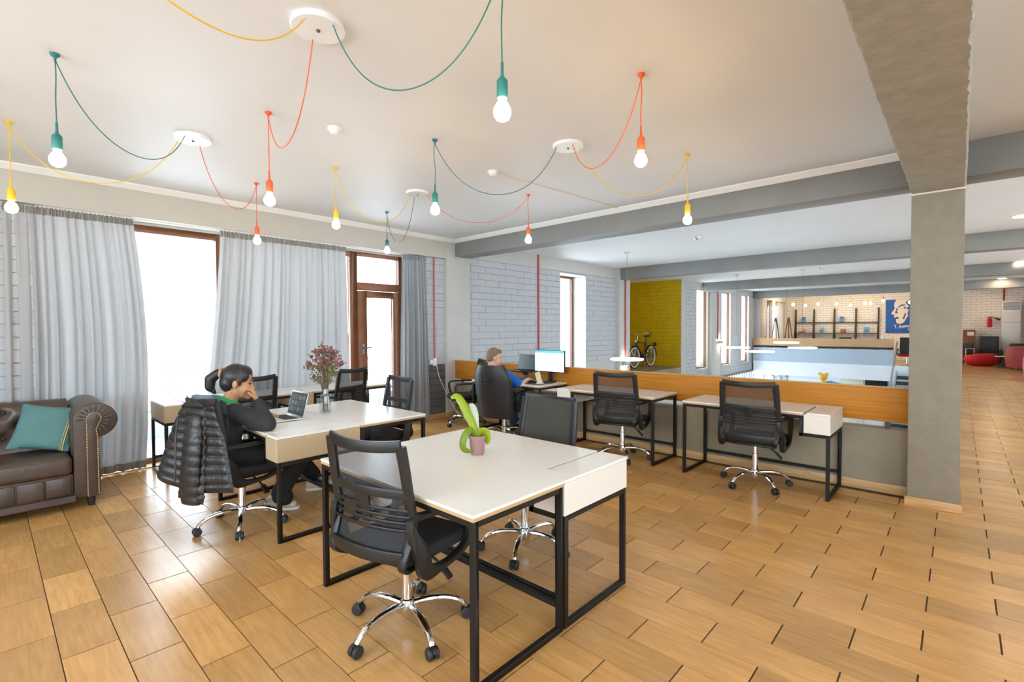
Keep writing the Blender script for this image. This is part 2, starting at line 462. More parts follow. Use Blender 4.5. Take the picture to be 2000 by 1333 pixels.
# ---- brick facing
brick_me = {}
def bricks(parent, plane, pos, u0, u1, z0, z1, m, holes=(), course=.12, length=.36, parts=True, depth=.02, gap=.009, ph=0., gu=.0035):
    """plane 'y': wall facing -Y at Y=pos, u is X; plane 'x': wall facing -X at X=pos, u is Y"""
    if m not in brick_me:
        me = MB().box(-.5,.5,0,1,-.5,.5).mesh('brick_'+m, bevel=.0, smooth=False); me.materials.append(MATS[m]); brick_me[m] = me
    items = []; r = 0; z = z0
    while z < z1-.02:
        zt = min(z+course, z1); off = ph+(length/2 if r % 2 else 0); n = math.floor((u0-off)/length)
        while off+n*length < u1:
            a = max(off+n*length, u0); b = min(off+(n+1)*length, u1); segs = [(a,b)]
            for (h0,h1,g0,g1) in holes:
                if zt > g0+.01 and z < g1-.01:
                    ns = []
                    for (p,q) in segs:
                        if q <= h0 or p >= h1: ns.append((p,q))
                        else:
                            if h0-p > .02: ns.append((p,h0))
                            if q-h1 > .02: ns.append((h1,q))
                    segs = ns
            for (p,q) in segs:
                if q-p > .025: items.append((p+gu/2,q-gu/2,z+gap/2,zt-gap/2))
            n += 1
        z += course; r += 1
    def dist(i):
        u = (i[0]+i[1])/2; P = (u,pos) if plane == 'y' else (pos,u); return P[0]**2+P[1]**2
    items.sort(key=dist)
    one = items[:300] if parts else []
    for (a,b,c,d) in one:
        o = link('brick', brick_me[m], parent); j = random.uniform(-.004,.002)
        if plane == 'y': o.location = ((a+b)/2, pos+j, (c+d)/2); o.scale = (b-a, depth, d-c)
        else: o.location = (pos+j, (a+b)/2, (c+d)/2); o.rotation_euler = (0,0,-PI/2); o.scale = (b-a, depth, d-c)
    rest = items[len(one):]
    if rest:
        mb = MB()
        for (a,b,c,d) in rest:
            j = random.uniform(-.004,.002)
            if plane == 'y': mb.box(a,b,pos+j,pos+depth,c,d)
            else: mb.box(pos+j,pos+depth,a,b,c,d)
        o = mb.build('brickwork', m, parent, smooth=False); o['kind'] = 'stuff'

# ---- window wall (Y = 6.46), base left and right of the glazing
mb = MB(); mb.box(-3,.35,6.478,6.9,0,2.69)
wl = struct(mb, 'wall_left', 'white_mortar', 'white painted brick wall left of the curtains', smooth=False)
bricks(wl, 'y', 6.46, -.75, .35, 0.0, 2.69, 'white_brick')
mb = MB(); mb.box(4.62,5.33,6.478,6.9,0,2.69)
wm = struct(mb, 'wall_window', 'white_mortar', 'painted brick wall between the balcony door and the pilaster, dark grey below and white above', smooth=False)
bricks(wm, 'y', 6.46, 4.66, 5.33, .90, 2.69, 'white_brick')
MB().box(4.62,5.33,6.470,6.479,.08,.90).build('grey_joints', 'grey_mortar', wm, smooth=False)
bricks(wm, 'y', 6.452, 4.66, 5.33, .08, .90, 'grey_brick')
struct(MB().box(-3,5.33,6.40,6.9,2.69,H), 'trim_lintel', 'lintel_bulb_warmed', 'deep white lintel above the curtains', smooth=False)
pil = struct(MB().box(5.33,5.86,6.40,6.9,LOW,H), 'wall_pilaster', 'white_paint', 'smooth white pilaster where the grey beam meets the window wall', bevel=.004)
mb = MB(); mb.box(5.86,8.58,6.478,6.95,-.4,H); mb.box(9.60,10.95,6.478,6.95,-.4,H); mb.box(8.58,9.60,6.478,6.95,-.4,.12); mb.box(5.86,10.95,6.478,6.95,LOW,-2.4); mb.box(5.86,6.0,6.478,6.95,-2.4,-.4); mb.box(10.8,10.95,6.478,6.95,-2.4,-.4); mb.box(8.58,9.60,6.478,6.95,2.74,H)
wv = struct(mb, 'wall_void', 'white_mortar', 'white painted brick wall with a tall narrow window beyond the parapet', smooth=False)
mb = MB(); mb.box(5.86,10.95,6.452,6.4785,2.76,H); mb.box(5.86,8.58,6.46,6.4785,-.4,.72); mb.box(9.60,10.95,6.46,6.4785,-.4,.72)
mb.build('plaster_band', 'white_paint', wv, smooth=False)
bricks(wv, 'y', 6.458, 5.86, 10.95, .72, 2.76, 'white_brick', holes=[(8.58,9.60,.1,2.74)], parts=True)
mb = MB(); mb.box(9.585,9.60,6.46,6.95,.12,2.74); mb.box(8.58,8.595,6.46,6.95,.12,2.74); mb.box(8.58,9.60,6.46,6.95,2.725,2.74); mb.box(8.58,9.60,6.46,6.95,.12,.135)
mb.build('reveal', 'white_paint', wv, smooth=False)
lw2 = tag(MB().box(6.0,10.8,6.7,6.71,-2.4,-.4).build('window_8', 'pane', None, smooth=False), 'added window strip out of view in the lower hall, letting daylight into the void', None, None, 'structure')  # made-up window behind the parapet, added to brighten the ceiling over the void
mb = MB()
for i in range(5): mb.box(6.0+i*1.19,6.04+i*1.19,6.68,6.74,-2.4,-.4)
mb.build('window_frame', 'alu_dark', lw2, smooth=False)
def slim_window(n, x0, x1, z0, z1, y, label):
    fr = MB(); t = .055 if n == 3 else .022
    fr.box(x0,x0+t,y,y+.06,z0,z1); fr.box(x1-t,x1,y,y+.06,z0,z1); fr.box(x0+t,x1-t,y,y+.06,z1-t,z1); fr.box(x0+t,x1-t,y,y+.06,z0,z0+t)
    w = struct(fr, 'window_%d' % n, 'frame_brown', label, bevel=.004)
    MB().box(x0+t,x1-t,y+.025,y+.032,z0+t,z1-t).build('pane', 'pane', w, smooth=False)
    return w
slim_window(3, 8.595, 9.585, .135, 2.725, 6.82, 'tall narrow brown framed window beyond the monitor')
p2 = struct(MB().box(10.95,11.49,6.36,6.95,LOW,H), 'wall_pilaster', 'white_paint', 'white pilaster with the red pipe and the lit wall lamp', bevel=.004)
# alcove with the yellow wall
yw = struct(MB().box(14.92,15.2,6.46,8.5,-.1,H), 'wall_yellow', 'yellow_mortar', 'mustard yellow painted brick wall behind the bicycle', smooth=False)
bricks(yw, 'x', 14.9, 6.46, 8.3, -.2, H, 'yellow_brick', parts=False, length=.3)
yb = struct(MB().box(11.49,14.9,8.32,8.5,-.1,H), 'wall_alcove_back', 'yellow_mortar', 'mustard yellow painted back wall of the alcove', smooth=False)
bricks(yb, 'y', 8.3, 11.49, 14.9, -.2, H, 'yellow_brick', parts=False, length=.3)
struct(MB().box(11.3,11.49,6.95,8.5,LOW,H), 'wall_alcove_side', 'white_paint', 'white side wall of the alcove', smooth=False)
struct(MB().box(11.49,14.9,6.46,8.3,-.1,.26), 'floor_alcove', 'parapet_concrete', 'raised concrete floor of the alcove', smooth=False)
struct(MB().box(11.49,15.0,6.46,6.7,LOW,-.1), 'wall_below_alcove', 'white_paint', 'white wall below the alcove with the bicycle', smooth=False)
# wall beyond the alcove
wins = [(16.1,17.12),(18.42,19.42),(20.65,21.6)]
mb = MB(); xs = [15.0]+[v for w in wins for v in w]+[22.9]
for i in range(0,len(xs),2): mb.box(xs[i],xs[i+1],6.478,6.95,-.3,H)
mb.box(15.0,18.3,6.478,6.95,LOW,-.3); mb.box(18.3,22.4,6.478,6.95,LOW,-1.6); mb.box(22.4,22.9,6.478,6.95,LOW,-.3)
for a,b in wins: mb.box(a,b,6.478,6.95,-.3,.12); mb.box(a,b,6.478,6.95,2.82,H)
wf = struct(mb, 'wall_far_windows', 'white_mortar', 'white painted brick wall with three narrow windows beyond the yellow wall', smooth=False)
bricks(wf, 'y', 6.46, 14.9, 22.9, -.25, 2.84, 'white_brick', holes=[(a,b,.12,2.82) for a,b in wins]+[(17.2,18.05,-1,4)], parts=False, gap=.012, gu=.006)
MB().box(14.9,22.9,6.455,6.479,2.84,H).build('plaster_band', 'white_paint', wf, smooth=False)
MB().box(14.9,15.2,6.452,6.479,LOW,H).build('corner_strip', 'white_paint', wf, smooth=False)
for i,(a,b) in enumerate(wins):
    mb = MB(); mb.box(a-.02,b+.02,6.40,6.95,.09,.12); mb.box(a,a+.012,6.46,6.95,.12,2.82); mb.box(b-.012,b,6.46,6.95,.12,2.82); mb.build('window_sill', 'white_paint', wf, smooth=False)
    slim_window(4+i, a+.012, b-.012,   .12, 2.82, 6.54, ('narrow window next to the yellow wall','middle one of the three narrow windows in the far white wall','narrow window nearest the far gallery')[i])
struct(MB().box(17.2,18.05,6.36,6.95,LOW,2.74), 'wall_pilaster', 'white_paint', 'far white pilaster with the small wall lamp', bevel=.004)
struct(MB().box(22.5,22.95,6.3,6.95,LOW,H), 'wall_pilaster', 'white_paint', 'white pilaster at the edge of the far gallery', bevel=.004)
# lower level strip of windows below
lw = tag(MB().box(18.3,22.4,6.44,6.47,-1.6,-.3).build('window_10', 'pane', None, smooth=False), 'window strip with drawn curtains at the lower level', None, None, 'structure')
mb = MB()
for i in range(15): mb.box(18.3+i*.29,18.3+i*.29+.05,6.40,6.44,-1.6,-.3)
mb.box(18.3,22.4,6.40,6.44,-.34,-.28); mb.build('window_frame', 'alu_dark', lw, smooth=False)

# ---- glazing of the near window wall
W1 = MB(); y = 6.65; d = .07
for a,b in ((.35,.43),(1.93,2.01),(3.69,3.81),(4.54,4.62)): W1.box(a,b,y,y+d,0,2.66)
for a,b in ((.43,1.93),(2.01,3.69)): W1.box(a,b,y,y+d,2.58,2.66); W1.box(a,b,y-.02,y+d+.02,0,.075)
W1.box(3.81,4.54,y,y+d,2.60,2.66)
win1 = struct(W1, 'window_1', 'frame_brown', 'large brown framed window behind the grey curtains', bevel=.005)
for a,b in ((.43,1.93),(2.01,3.69)): MB().box(a,b,y+.03,y+.037,.075,2.58).build('pane', 'pane', win1, smooth=False)
MB().box(.35,4.62,y-.01,y+.08,2.66,2.69).build('head_strip', 'white_paint', win1, smooth=False)
tr = struct(MB().box(3.81,4.54,y,y+d,2.09,2.21), 'window_2', 'frame_brown', 'glazed light above the balcony door', bevel=.004)
MB().box(3.81,4.54,y+.03,y+.037,2.21,2.60).build('pane', 'pane', tr, smooth=False)
D = MB(); D.box(3.82,3.955,y-.02,y+.04,.06,2.08); D.box(4.42,4.53,y-.02,y+.04,.06,2.08); D.box(3.955,4.42,y-.02,y+.04,1.98,2.08); D.box(3.955,4.42,y-.02,y+.04,.06,.2)
door = struct(D, 'door_1', 'frame_brown', 'brown framed glazed balcony door', bevel=.005)
MB().box(3.955,4.42,y+.0,y+.008,.2,1.98).build('pane', 'pane', door, smooth=False)
hm = MB(); hm.box(3.865,3.905,y-.03,y-.02,1.12,1.28); hm.cyl((3.885,y-.03,1.22),(3.885,y-.07,1.22),.009); hm.cyl((3.885,y-.07,1.22),(4.0,y-.07,1.22),.01); hm.build('door_handle', 'alu_dark', door)
struct(MB().box(.35,4.62,6.46,6.9,-.02,.012), 'trim_3', 'desk_edge', 'threshold under the large window', smooth=False)
# balcony outside
struct(MB().box(-2,9,6.95,8.6,-.3,-.06), 'floor_balcony', 'outside_wall', 'pale balcony floor outside the window', smooth=False)
mb = MB()
for z in (.32,.62,.92): mb.box(-2,8,8.4,8.44,z,z+.045)
for i in range(9): mb.box(-1.6+i*1.15,-1.55+i*1.15,8.44,8.47,-.06,.96)
rail = tag(mb.build('balcony_railing', 'outside_rail', None, smooth=False), 'pale grey balcony railing seen through the window', 'railing')
struct(MB().box(-2,8,8.48,8.52,-.06,.25), 'wall_balcony', 'outside_rail', 'low upstand of the balcony', smooth=False)

# ---- skirting boards
struct(MB().box(5.484,5.5,.31,6.40,0,.085), 'baseboard_parapet', 'skirting_oak', 'tan skirting along the concrete parapet', bevel=.003)
mb = MB(); mb.box(5.254,5.27,-.034,.324,0,.075); mb.box(5.254,5.5,.31,.324,0,.075); mb.box(5.27,5.78,-.034,-.02,0,.075); struct(mb, 'baseboard_column', 'skirting_oak', 'tan skirting around the foot of the column', bevel=.003)
mb = MB(); mb.box(4.62,5.33,6.44,6.478,0,.08); mb.box(5.315,5.33,6.385,6.44,0,.08); mb.box(5.33,5.484,6.385,6.40,0,.08); struct(mb, 'baseboard_window', 'skirting_oak', 'tan skirting below the grey bricks and pilaster', bevel=.003)

# ---- parapet: low concrete wall with an oak panel above a gap
struct(MB().box(5.5,5.65,.31,6.40,LOW,.58), 'wall_parapet', 'parapet_concrete', 'low raw concrete parapet wall behind the desks', bevel=.003)
ob = thing('parapet_panel', 'long oak veneer panel on top of the concrete parapet', 'panel', (5.5,3.35,0))
MB().box(0,.04,-3.035,3.045,.645,.955).build('board', 'oak', ob, bevel=.003)
for i in range(6): MB().box(.045,.075,-2.9+i*1.16,-2.86+i*1.16,.58,.92).build('post', 'dark_metal', ob, smooth=False)
mb = MB().box(-.002,.045,-3.035,3.045,.955,.962); mb.build('edge_band', 'desk_edge', ob)

# ---- lower hall
struct(MB().box(5.65,24.6,.0,6.5,LOW-.2,LOW), 'floor_lower_hall', 'lower_white', 'pale floor of the lower hall', smooth=False)
struct(MB().box(5.65,22.1,-.1,.0,LOW,-.3), 'wall_lower_right', 'lower_white', 'white wall below the corridor', smooth=False)
struct(MB().box(22.2,22.4,.0,6.5,LOW,-.0), 'wall_lower_far', 'lower_white', 'white wall of the lower hall below the far gallery', smooth=False)
struct(MB().box(22.03,22.14,.0,6.40,-.45,.12), 'trim_gallery_edge', 'lower_white', 'white slab edge of the far gallery', smooth=False)
struct(MB().box(22.0,22.15,1.72,6.40,.12,.68), 'wall_gallery_parapet', 'band_grey', 'pale blue grey parapet of the far gallery', smooth=False)
fp = thing('parapet_panel', 'pale oak panel on the parapet of the far gallery', 'panel', (22.0,4.05,0))
MB().box(0,.04,-2.33,2.34,.765,1.07).build('board', 'oak_pale', fp, bevel=.003); MB().box(.045,.06,-2.33,2.34,.69,.78).build('rail', 'black_matt', fp, smooth=False)  # the black strip is added to paint the dark gap under the board
for i in range(5): MB().box(.062,.09,-2.2+i*1.1,-2.16+i*1.1,.68,1.03).build('post', 'dark_metal', fp, smooth=False)
mb = MB()
for (a,b,m,nm,lab) in ((6.02,6.42,'lit_room_cream','lit_room_panel','cream panel in place of a lit room, at the left of the lower far wall'),(2.62,3.35,'lit_room_cream','lit_room_panel','cream panel in place of a lit room, left of the dark screen on the lower wall')):
    tag(MB().box(22.17,22.2,a,b,-2.5,-.42).build(nm, m, None, bevel=.004), lab, 'panel')  # light of the rooms behind glass is put into the cream colour
dd = thing('glass_partition', 'white framed glass door in the lower far wall', 'door', (22.16,5.45,LOW))
mb = MB(); mb.box(0,.04,-.3,-.24,0,2.45); mb.box(0,.04,-.07,-.03,0,2.45); mb.box(0,.04,.2,.26,0,2.45); mb.box(0,.04,-.3,.26,2.39,2.45); mb.build('door_frame', 'alu', dd, smooth=False)
MB().box(.015,.022,-.24,.2,0,2.4).build('pane', 'pane', dd, smooth=False)

# ---- far wall and gallery side wall
def brick_texture(name, c, cm, w=.3, h=.11):
    m = mat(name, c, .65); nt = m.node_tree; N = nt.nodes; L = nt.links
    tc = N.new('ShaderNodeTexCoord'); sp = N.new('ShaderNodeSeparateXYZ'); cb = N.new('ShaderNodeCombineXYZ')
    ad = N.new('ShaderNodeMath'); ad.operation = 'ADD'
    L.new(tc.outputs['Object'], sp.inputs[0]); L.new(sp.outputs[0], ad.inputs[0]); L.new(sp.outputs[1], ad.inputs[1]); L.new(ad.outputs[0], cb.inputs[0]); L.new(sp.outputs[2], cb.inputs[1])
    b = N.new('ShaderNodeTexBrick'); b.inputs['Color1'].default_value = (*c,1); b.inputs['Color2'].default_value = (*[x*.96 for x in c],1); b.inputs['Mortar'].default_value = (*cm,1)
    b.inputs['Scale'].default_value = 1.; b.inputs['Brick Width'].default_value = w; b.inputs['Row Height'].default_value = h; b.inputs['Mortar Size'].default_value = .01
    L.new(cb.outputs[0], b.inputs['Vector']); L.new(b.outputs[0], N['Principled BSDF'].inputs['Base Color'])
brick_texture('far_brick', (.84,.82,.78), (.56,.54,.52))
struct(MB().box(27.8,28,-4.2,6.9,-.3,H), 'wall_far', 'far_brick', 'white painted brick wall at the far end', smooth=False)
mb = MB(); mb.box(22.95,24.35,6.46,6.9,0,H); mb.box(26.6,27.8,6.46,6.9,0,H); mb.box(24.35,26.6,6.46,6.9,0,.5); mb.box(24.35,26.6,6.46,6.9,2.5,H)
struct(mb, 'wall_gallery_side', 'far_brick', 'white brick side wall of the far gallery with a curtained window', smooth=False)
slim_window(7, 24.35, 26.6, .5, 2.5, 6.6, 'window behind the easels on the far gallery')
# unseen walls behind and right of the camera, openings added to let daylight in
mb = MB(); mb.box(-3.2,-3,-4.2,-3.2,0,H); mb.box(-3.2,-3,-.8,.4,0,H); mb.box(-3.2,-3,4.4,6.9,0,H); mb.box(-3.2,-3,-3.2,-.8,0,.8); mb.box(-3.2,-3,.4,4.4,0,.8); mb.box(-3.2,-3,-3.2,-.8,2.6,H); mb.box(-3.2,-3,.4,4.4,2.6,H)
struct(mb, 'wall_back', 'white_paint', 'white wall behind the camera with openings added for daylight', smooth=False)
mb = MB(); gaps = [(-1.8,2.2),(6.4,9.2),(11.4,14.),(17.,19.5)]; x_ = -3.2
for a_,b_ in gaps+[(28,28)]:
    mb.box(x_,a_,-4.2,-4,0,H); x_ = b_
for a_,b_ in gaps: mb.box(a_,b_,-4.2,-4,0,.8); mb.box(a_,b_,-4.2,-4,2.6,H)
struct(mb, 'wall_right', 'white_paint', 'white wall on the corridor side with openings added for daylight', smooth=False)
# stairs up to the far gallery
st = thing('staircase', 'open staircase with grey treads rising to the far gallery', 'stairs', (22.1,.85,0))
for i in range(15):
    MB().box(-.30-.28*i,-.28*i,-.75,.75,-.17*(i+1)-.045,-.17*(i+1)).build('tread', 'band_grey', st, bevel=.003); MB().box(-.02-.28*i,-.01-.28*i,-.75,.75,-.17*(i+1)+.0,-.17*i-.046).build('gap_shade', 'dark_metal', st, smooth=False)  # dark boards between the treads stand in for the dark open gaps
for s in (-1,1):
    y0 = s*.78
    MB().prism([(0,.0),(0,-.3),(-4.3,-2.9),(-4.5,-2.75)][:4], y0-.02, y0+.02, 'y').build('stringer', 'band_grey', st, smooth=False)
    MB().prism([(0,1.0),(0,.9),(-4.4,-1.85),(-4.4,-1.75)], y0-.02, y0+.02, 'y').build('handrail', 'alu', st, smooth=False)
    MB().prism([(-.02,.88),(-.02,.05),(-4.38,-2.62),(-4.38,-1.85)], y0-.006, y0+.006, 'y').build('glass_panel', 'pane', st, smooth=False)
# ================================================================== DESKS
def desk(loc, rz, label, box=None, dx=.61, L=1.30, group='white desks on black frames', boxm='drawer_cream'):
    t = thing('desk', label, 'desk', (*loc,0), rz, group)
    y0, y1 = 0, L; B = .20
    ty0 = B+.004 if box == 'lo' else 0; ty1 = L-B-.004 if box == 'hi' else L
    top = MB().box(0,dx,ty0,ty1,.738,.75).build('tabletop', 'desk_white', t, smooth=False)
    MB().box(.001,dx-.001,ty0+.001,ty1-.001,.722,.738).build('edge_board', 'desk_edge', top, smooth=False)
    s = .028
    def frame(y, z1):
        m = MB(); m.box(.004,.004+s,y,y+s,0,z1); m.box(dx-.004-s,dx-.004,y,y+s,0,z1); m.box(.004+s,dx-.004-s,y,y+s,0,s); m.box(.004+s,dx-.004-s,y,y+s,z1-s,z1)
        return m
    lo, hi = (.568 if box=='lo' else .722), (.568 if box=='hi' else .722)
    frame(.003, lo).build('leg_frame', 'frame_black', t, bevel=.002, seg=1)
    frame(L-.003-s, hi).build('leg_frame', 'frame_black', t, bevel=.002, seg=1)
    a = B+.006 if box=='lo' else .003+s; b = L-B-.006 if box=='hi' else L-.003-s
    for x in (.004, dx-.004-s):
        m = MB().box(x,x+s,a,b,.694,.722)
        if box == 'lo': m.box(x,x+s,a,a+s,.54,.694); m.box(x,x+s,.003+s,a+s,.54,.568)
        if box == 'hi': m.box(x,x+s,b-s,b,.54,.694); m.box(x,x+s,b-s,L-.003-s,.54,.568)
        m.build('rail', 'frame_black', t, bevel=.002, seg=1)
    MB().box(dx-.004-s,dx-.004,.003+s,L-.003-s,.118,.146).build('stretcher', 'frame_black', t, bevel=.002, seg=1)
    if box:
        c0 = 0 if box=='lo' else L-B; m = MB().box(0,dx,c0,c0+B,.57,.733)
        d = m.build('drawer_box', boxm, t, bevel=.002, seg=1)
        g0, g1 = (c0, c0+B-.022) if box=='lo' else (c0+.022, c0+B)
        MB().box(0,dx-.10,g0,g1,.735,.75).build('lid', 'desk_white', d, smooth=False)
        MB().box(dx-.096,dx,c0,c0+B,.735,.75).build('fixed_strip', 'desk_white', d, smooth=False)
        MB().box(.05,dx-.10,(c0+B-.02) if box=='lo' else c0+.002,(c0+B-.002) if box=='lo' else c0+.02,.733,.737).build('cable_slot', 'slot_dark', d, smooth=False)
    return t
desk((1.31,1.42), 0, 'nearest white desk with the black mesh chair pushed under it', None, .607)
desk((2.53,2.72), PI, 'white desk with a long drawer box at its near end, backed onto the nearest desk', 'hi', .607, boxm='drawer_white')
desk((1.36,3.47), 0, 'white desk with a laptop and a drawer box, where the person in black sits', 'lo', .637)
desk((2.64,4.77), PI, 'white desk across from the person in black, behind the vase', None, .637)
desk((2.50,5.80), PI/2, 'white desk at the window with a cream box next to the left curtain', 'hi', .60)
desk((3.82,5.80), PI/2, 'white desk at the window behind the flowers', 'hi', .60)
desk((4.88,.80), 0, 'desk against the parapet beside the concrete column', 'lo', .60, boxm='drawer_white')
desk((4.88,2.42), 0, 'second desk along the parapet from the column', 'hi', .60, boxm='drawer_white')
desk((4.88,4.00), 0, 'desk at the parapet with the monitor, where the person in blue works', None, .60)

# ================================================================== CHAIRS
def ring(path, sec, up=(0,1,0), sc=None): return MB().sweep(path, sec, up, True, sc)
def mesh_chair():
    t = thing('office_chair', 'x', 'chair', group='black mesh office chairs')
    # star base
    pr = spline([(.02,0,.118),(.10,0,.128),(.18,0,.125),(.245,0,.105),(.283,0,.078),(.296,0,.060)],5)
    sc = [1.15-.35*i/(len(pr)-1) for i in range(len(pr))]
    legm = MB().sweep(pr, [(.017*math.cos(2*PI*i/10), .014*math.sin(2*PI*i/10)) for i in range(10)], (0,1,0), False, sc)
    first = None
    for k in range(5):
        if first is None:
            l = legm.build('base_leg', 'chrome', t); first = l
            c = MB()
            for s in (-1,1):
                c.lathe([(.001,-.011),(.024,-.011),(.029,-.006),(.029,.006),(.024,.011),(.001,.011)], 16, Matrix.Translation((.30,s*.016,.029)) @ Matrix.Rotation(PI/2,4,'X'))
            c.box(.285,.312,-.006,.006,.026,.062)
            c.lathe([(.033,-.007),(.034,0),(.033,.007)], 10, Matrix.Translation((.30,0,.030)) @ Matrix.Rotation(PI/2,4,'X') , R(20), R(160))
            c.build('caster', 'rubber', l)
        else:
            l = copy_tree(first, t)
        l.rotation_euler = (0,0,2*PI*k/5)
    MB().lathe([(.018,.055),(.03,.06),(.036,.085),(.038,.115),(.034,.145),(.028,.15)],20).build('hub', 'chrome', t)
    MB().lathe([(.0265,.14),(.0265,.30),(.021,.302),(.021,.40)],18).build('gas_column', 'chrome', t)
    MB().box(-.10,.10,-.075,.075,.385,.425).build('mechanism', 'plastic_black', t, bevel=.01)
    lv = MB(); lv.tube([(.03,-.05,.40),(.06,-.13,.35),(.075,-.17,.31)],[.007,.007,.008],8); lv.sweep([(.074,-.165,.315),(.082,-.20,.275),(.084,-.21,.262)], RSEC(.018,.008), (1,0,0)); lv.build('lever', 'plastic_black', t)
    # seat
    st = MB().box(-.225,.255,-.235,.235,.422,.492); s = st.build('seat', 'seat_fabric', t, bevel=.032, seg=4)
    for v in s.data.vertices:
        x,y,z = v.co
        if x < -.05: v.co.y *= 1-.10*((-.05-x)/.18)**2
        if x > .15: v.co.z -= .035*((x-.15)/.1)**2
        v.co.z += .012*(abs(y)/.235)**2
    MB().box(-.19,.2,-.19,.19,.405,.428).build('seat_pan', 'plastic_black', t, bevel=.008)
    # back
    prof = [(-.272,.222,.995),(-.256,.228,.90),(-.240,.232,.80),(-.222,.235,.70),(-.216,.235,.64),(-.236,.232,.56),(-.262,.226,.50),(-.266,.218,.46),(-.235,.208,.432),(-.175,.2,.425)]
    def railp(s): return spline([(x,s*w,z) for x,w,z in prof],5)
    fr = MB()
    for s in (-1,1):
        P = railp(s); fr.sweep(P, RSEC(.023,.011), (0,1,0), False, [1.15-.35*(i/len(P)) for i in range(len(P))])
    fr.sweep([(-.272-.045*(1-(y/.222)**2),y,.985+.012*(y/.222)**2) for y in [-.222+.444*i/14 for i in range(15)]], RSEC(.025,.009), (0,0,1))
    fr.sweep([(-.262-.035*(1-(y/.222)**2),y,.50) for y in [-.222+.444*i/14 for i in range(15)]], RSEC(.028,.009), (0,0,1))
    bf = fr.build('back_frame', 'plastic_black', t)
    sp = MB()
    sp.sweep([(-.238-.04*(1-(y/.232)**2),y,.775) for y in [-.230+.46*i/14 for i in range(15)]], RSEC(.020,.006), (0,0,1))
    sp.sweep([(-.280,0,.775),(-.266,0,.70),(-.258,0,.63)], RSEC(.028,.006), (0,1,0))
    sp.build('back_brace', 'plastic_black', bf)
    for z,dx in ((.70,0),(.672,.004),(.644,.006),(.616,.002)):
        MB().sweep([(-.226-dx*0-.040*(1-(y/.234)**2)-(.012 if z<.63 else 0),y,z) for y in [-.232+.464*i/12 for i in range(13)]], RSEC(.0065,.004), (0,0,1)).build('lumbar_slat', 'plastic_black', bf)
    R1 = railp(1)[:36]; n = len(R1)
    def ms(u,v):
        i = min(int(v*(n-1)),n-2); f = v*(n-1)-i; p = R1[i].lerp(R1[i+1],f); q = 2*u-1
        return (p.x+.010-.036*(1-q*q), p.y*q, p.z)
    nz = [p for p in R1 if p.z >= .50]; n = len(nz)
    MB().grid(ms, 13, 16).build('back_mesh', 'chair_mesh', bf)
    # loop arms
    for s in (-1,1):
        y = s*.262
        path = spline([(-.150,y,.412),(-.19,y,.50),(-.236,y*.93,.655),(-.10,y*1.02,.668),(.08,y*1.03,.668),(.185,y*1.02,.655),(.208,y,.60),(.185,y,.50),(.13,y,.43),(.0,y,.398)],5,True)
        scl = []
        for p in path: scl.append(3.0 if p.x < -.12 and p.z < .6 else (1.2 if p.x > .12 and p.z < .62 else 1.0))
        for _ in range(3): scl = [(scl[i-1]+scl[i]*2+scl[(i+1)%len(scl)])/4 for i in range(len(scl))]
        m = MB(); sec = RSEC(.016,.0135)
        vs = []
        P = path; nn = len(P); fs = []
        for i in range(nn):
            T = (P[(i+1)%nn]-P[i-1]).normalized(); S = Vector((0,1,0)); S = (S-S.dot(T)*T).normalized(); Nn = T.cross(S)
            vs += [P[i]+S*q[0]*1.25+Nn*q[1]*scl[i] for q in sec]
        for i in range(nn):
            j = (i+1)%nn; fs += [(i*8+q,i*8+(q+1)%8,j*8+(q+1)%8,j*8+q) for q in range(8)]
        m._add(vs,fs); m.build('armrest', 'plastic_black', t)
    return t
proto = mesh_chair()
def put_chair(o, x, y, rot, base, label, cover=False):
    o.location = (x,y,0); o.rotation_euler = (0,0,R(rot)); o['label'] = label
    k = 0
    for c in kids(o):
        if c.name.startswith('base_leg'): c.rotation_euler = (0,0,R(base-rot)+2*PI*k/5); k += 1
        if cover and c.name.startswith('back_frame'):
            for g in kids(c):
                if g.name.startswith('back_mesh'):
                    g.data = g.data.copy(); g.data.materials.clear(); g.data.materials.append(MATS['cover_fabric'])
spots = [
 (1.42,2.03,12,40,'nearest black mesh office chair, seen from behind at the front desk'),
 (2.47,2.16,180,64,'office chair with a solid dark grey back on the far side of the plant', True),
 (1.32,4.04,8,32,'office chair under the person in black, with the quilted jacket on its back'),
 (4.98,2.85,11,5,'black mesh office chair at the second desk along the parapet'),
 (4.97,1.42,3,13,'black mesh office chair at the parapet desk beside the column'),
 (3.05,5.84,106,20,'black mesh office chair facing the window right of the flowers'),
 (2.60,4.22,176,10,'black mesh office chair tucked in at the far side of the table with the vase'),
 (1.88,5.70,97,50,'office chair facing the window, half hidden behind the person in black'),
 (5.08,5.67,150,30,'black office chair in the corner left of the person in blue'),
]
for i,s in enumerate(spots):
    o = proto if i == 0 else copy_tree(proto)
    put_chair(o, *s)

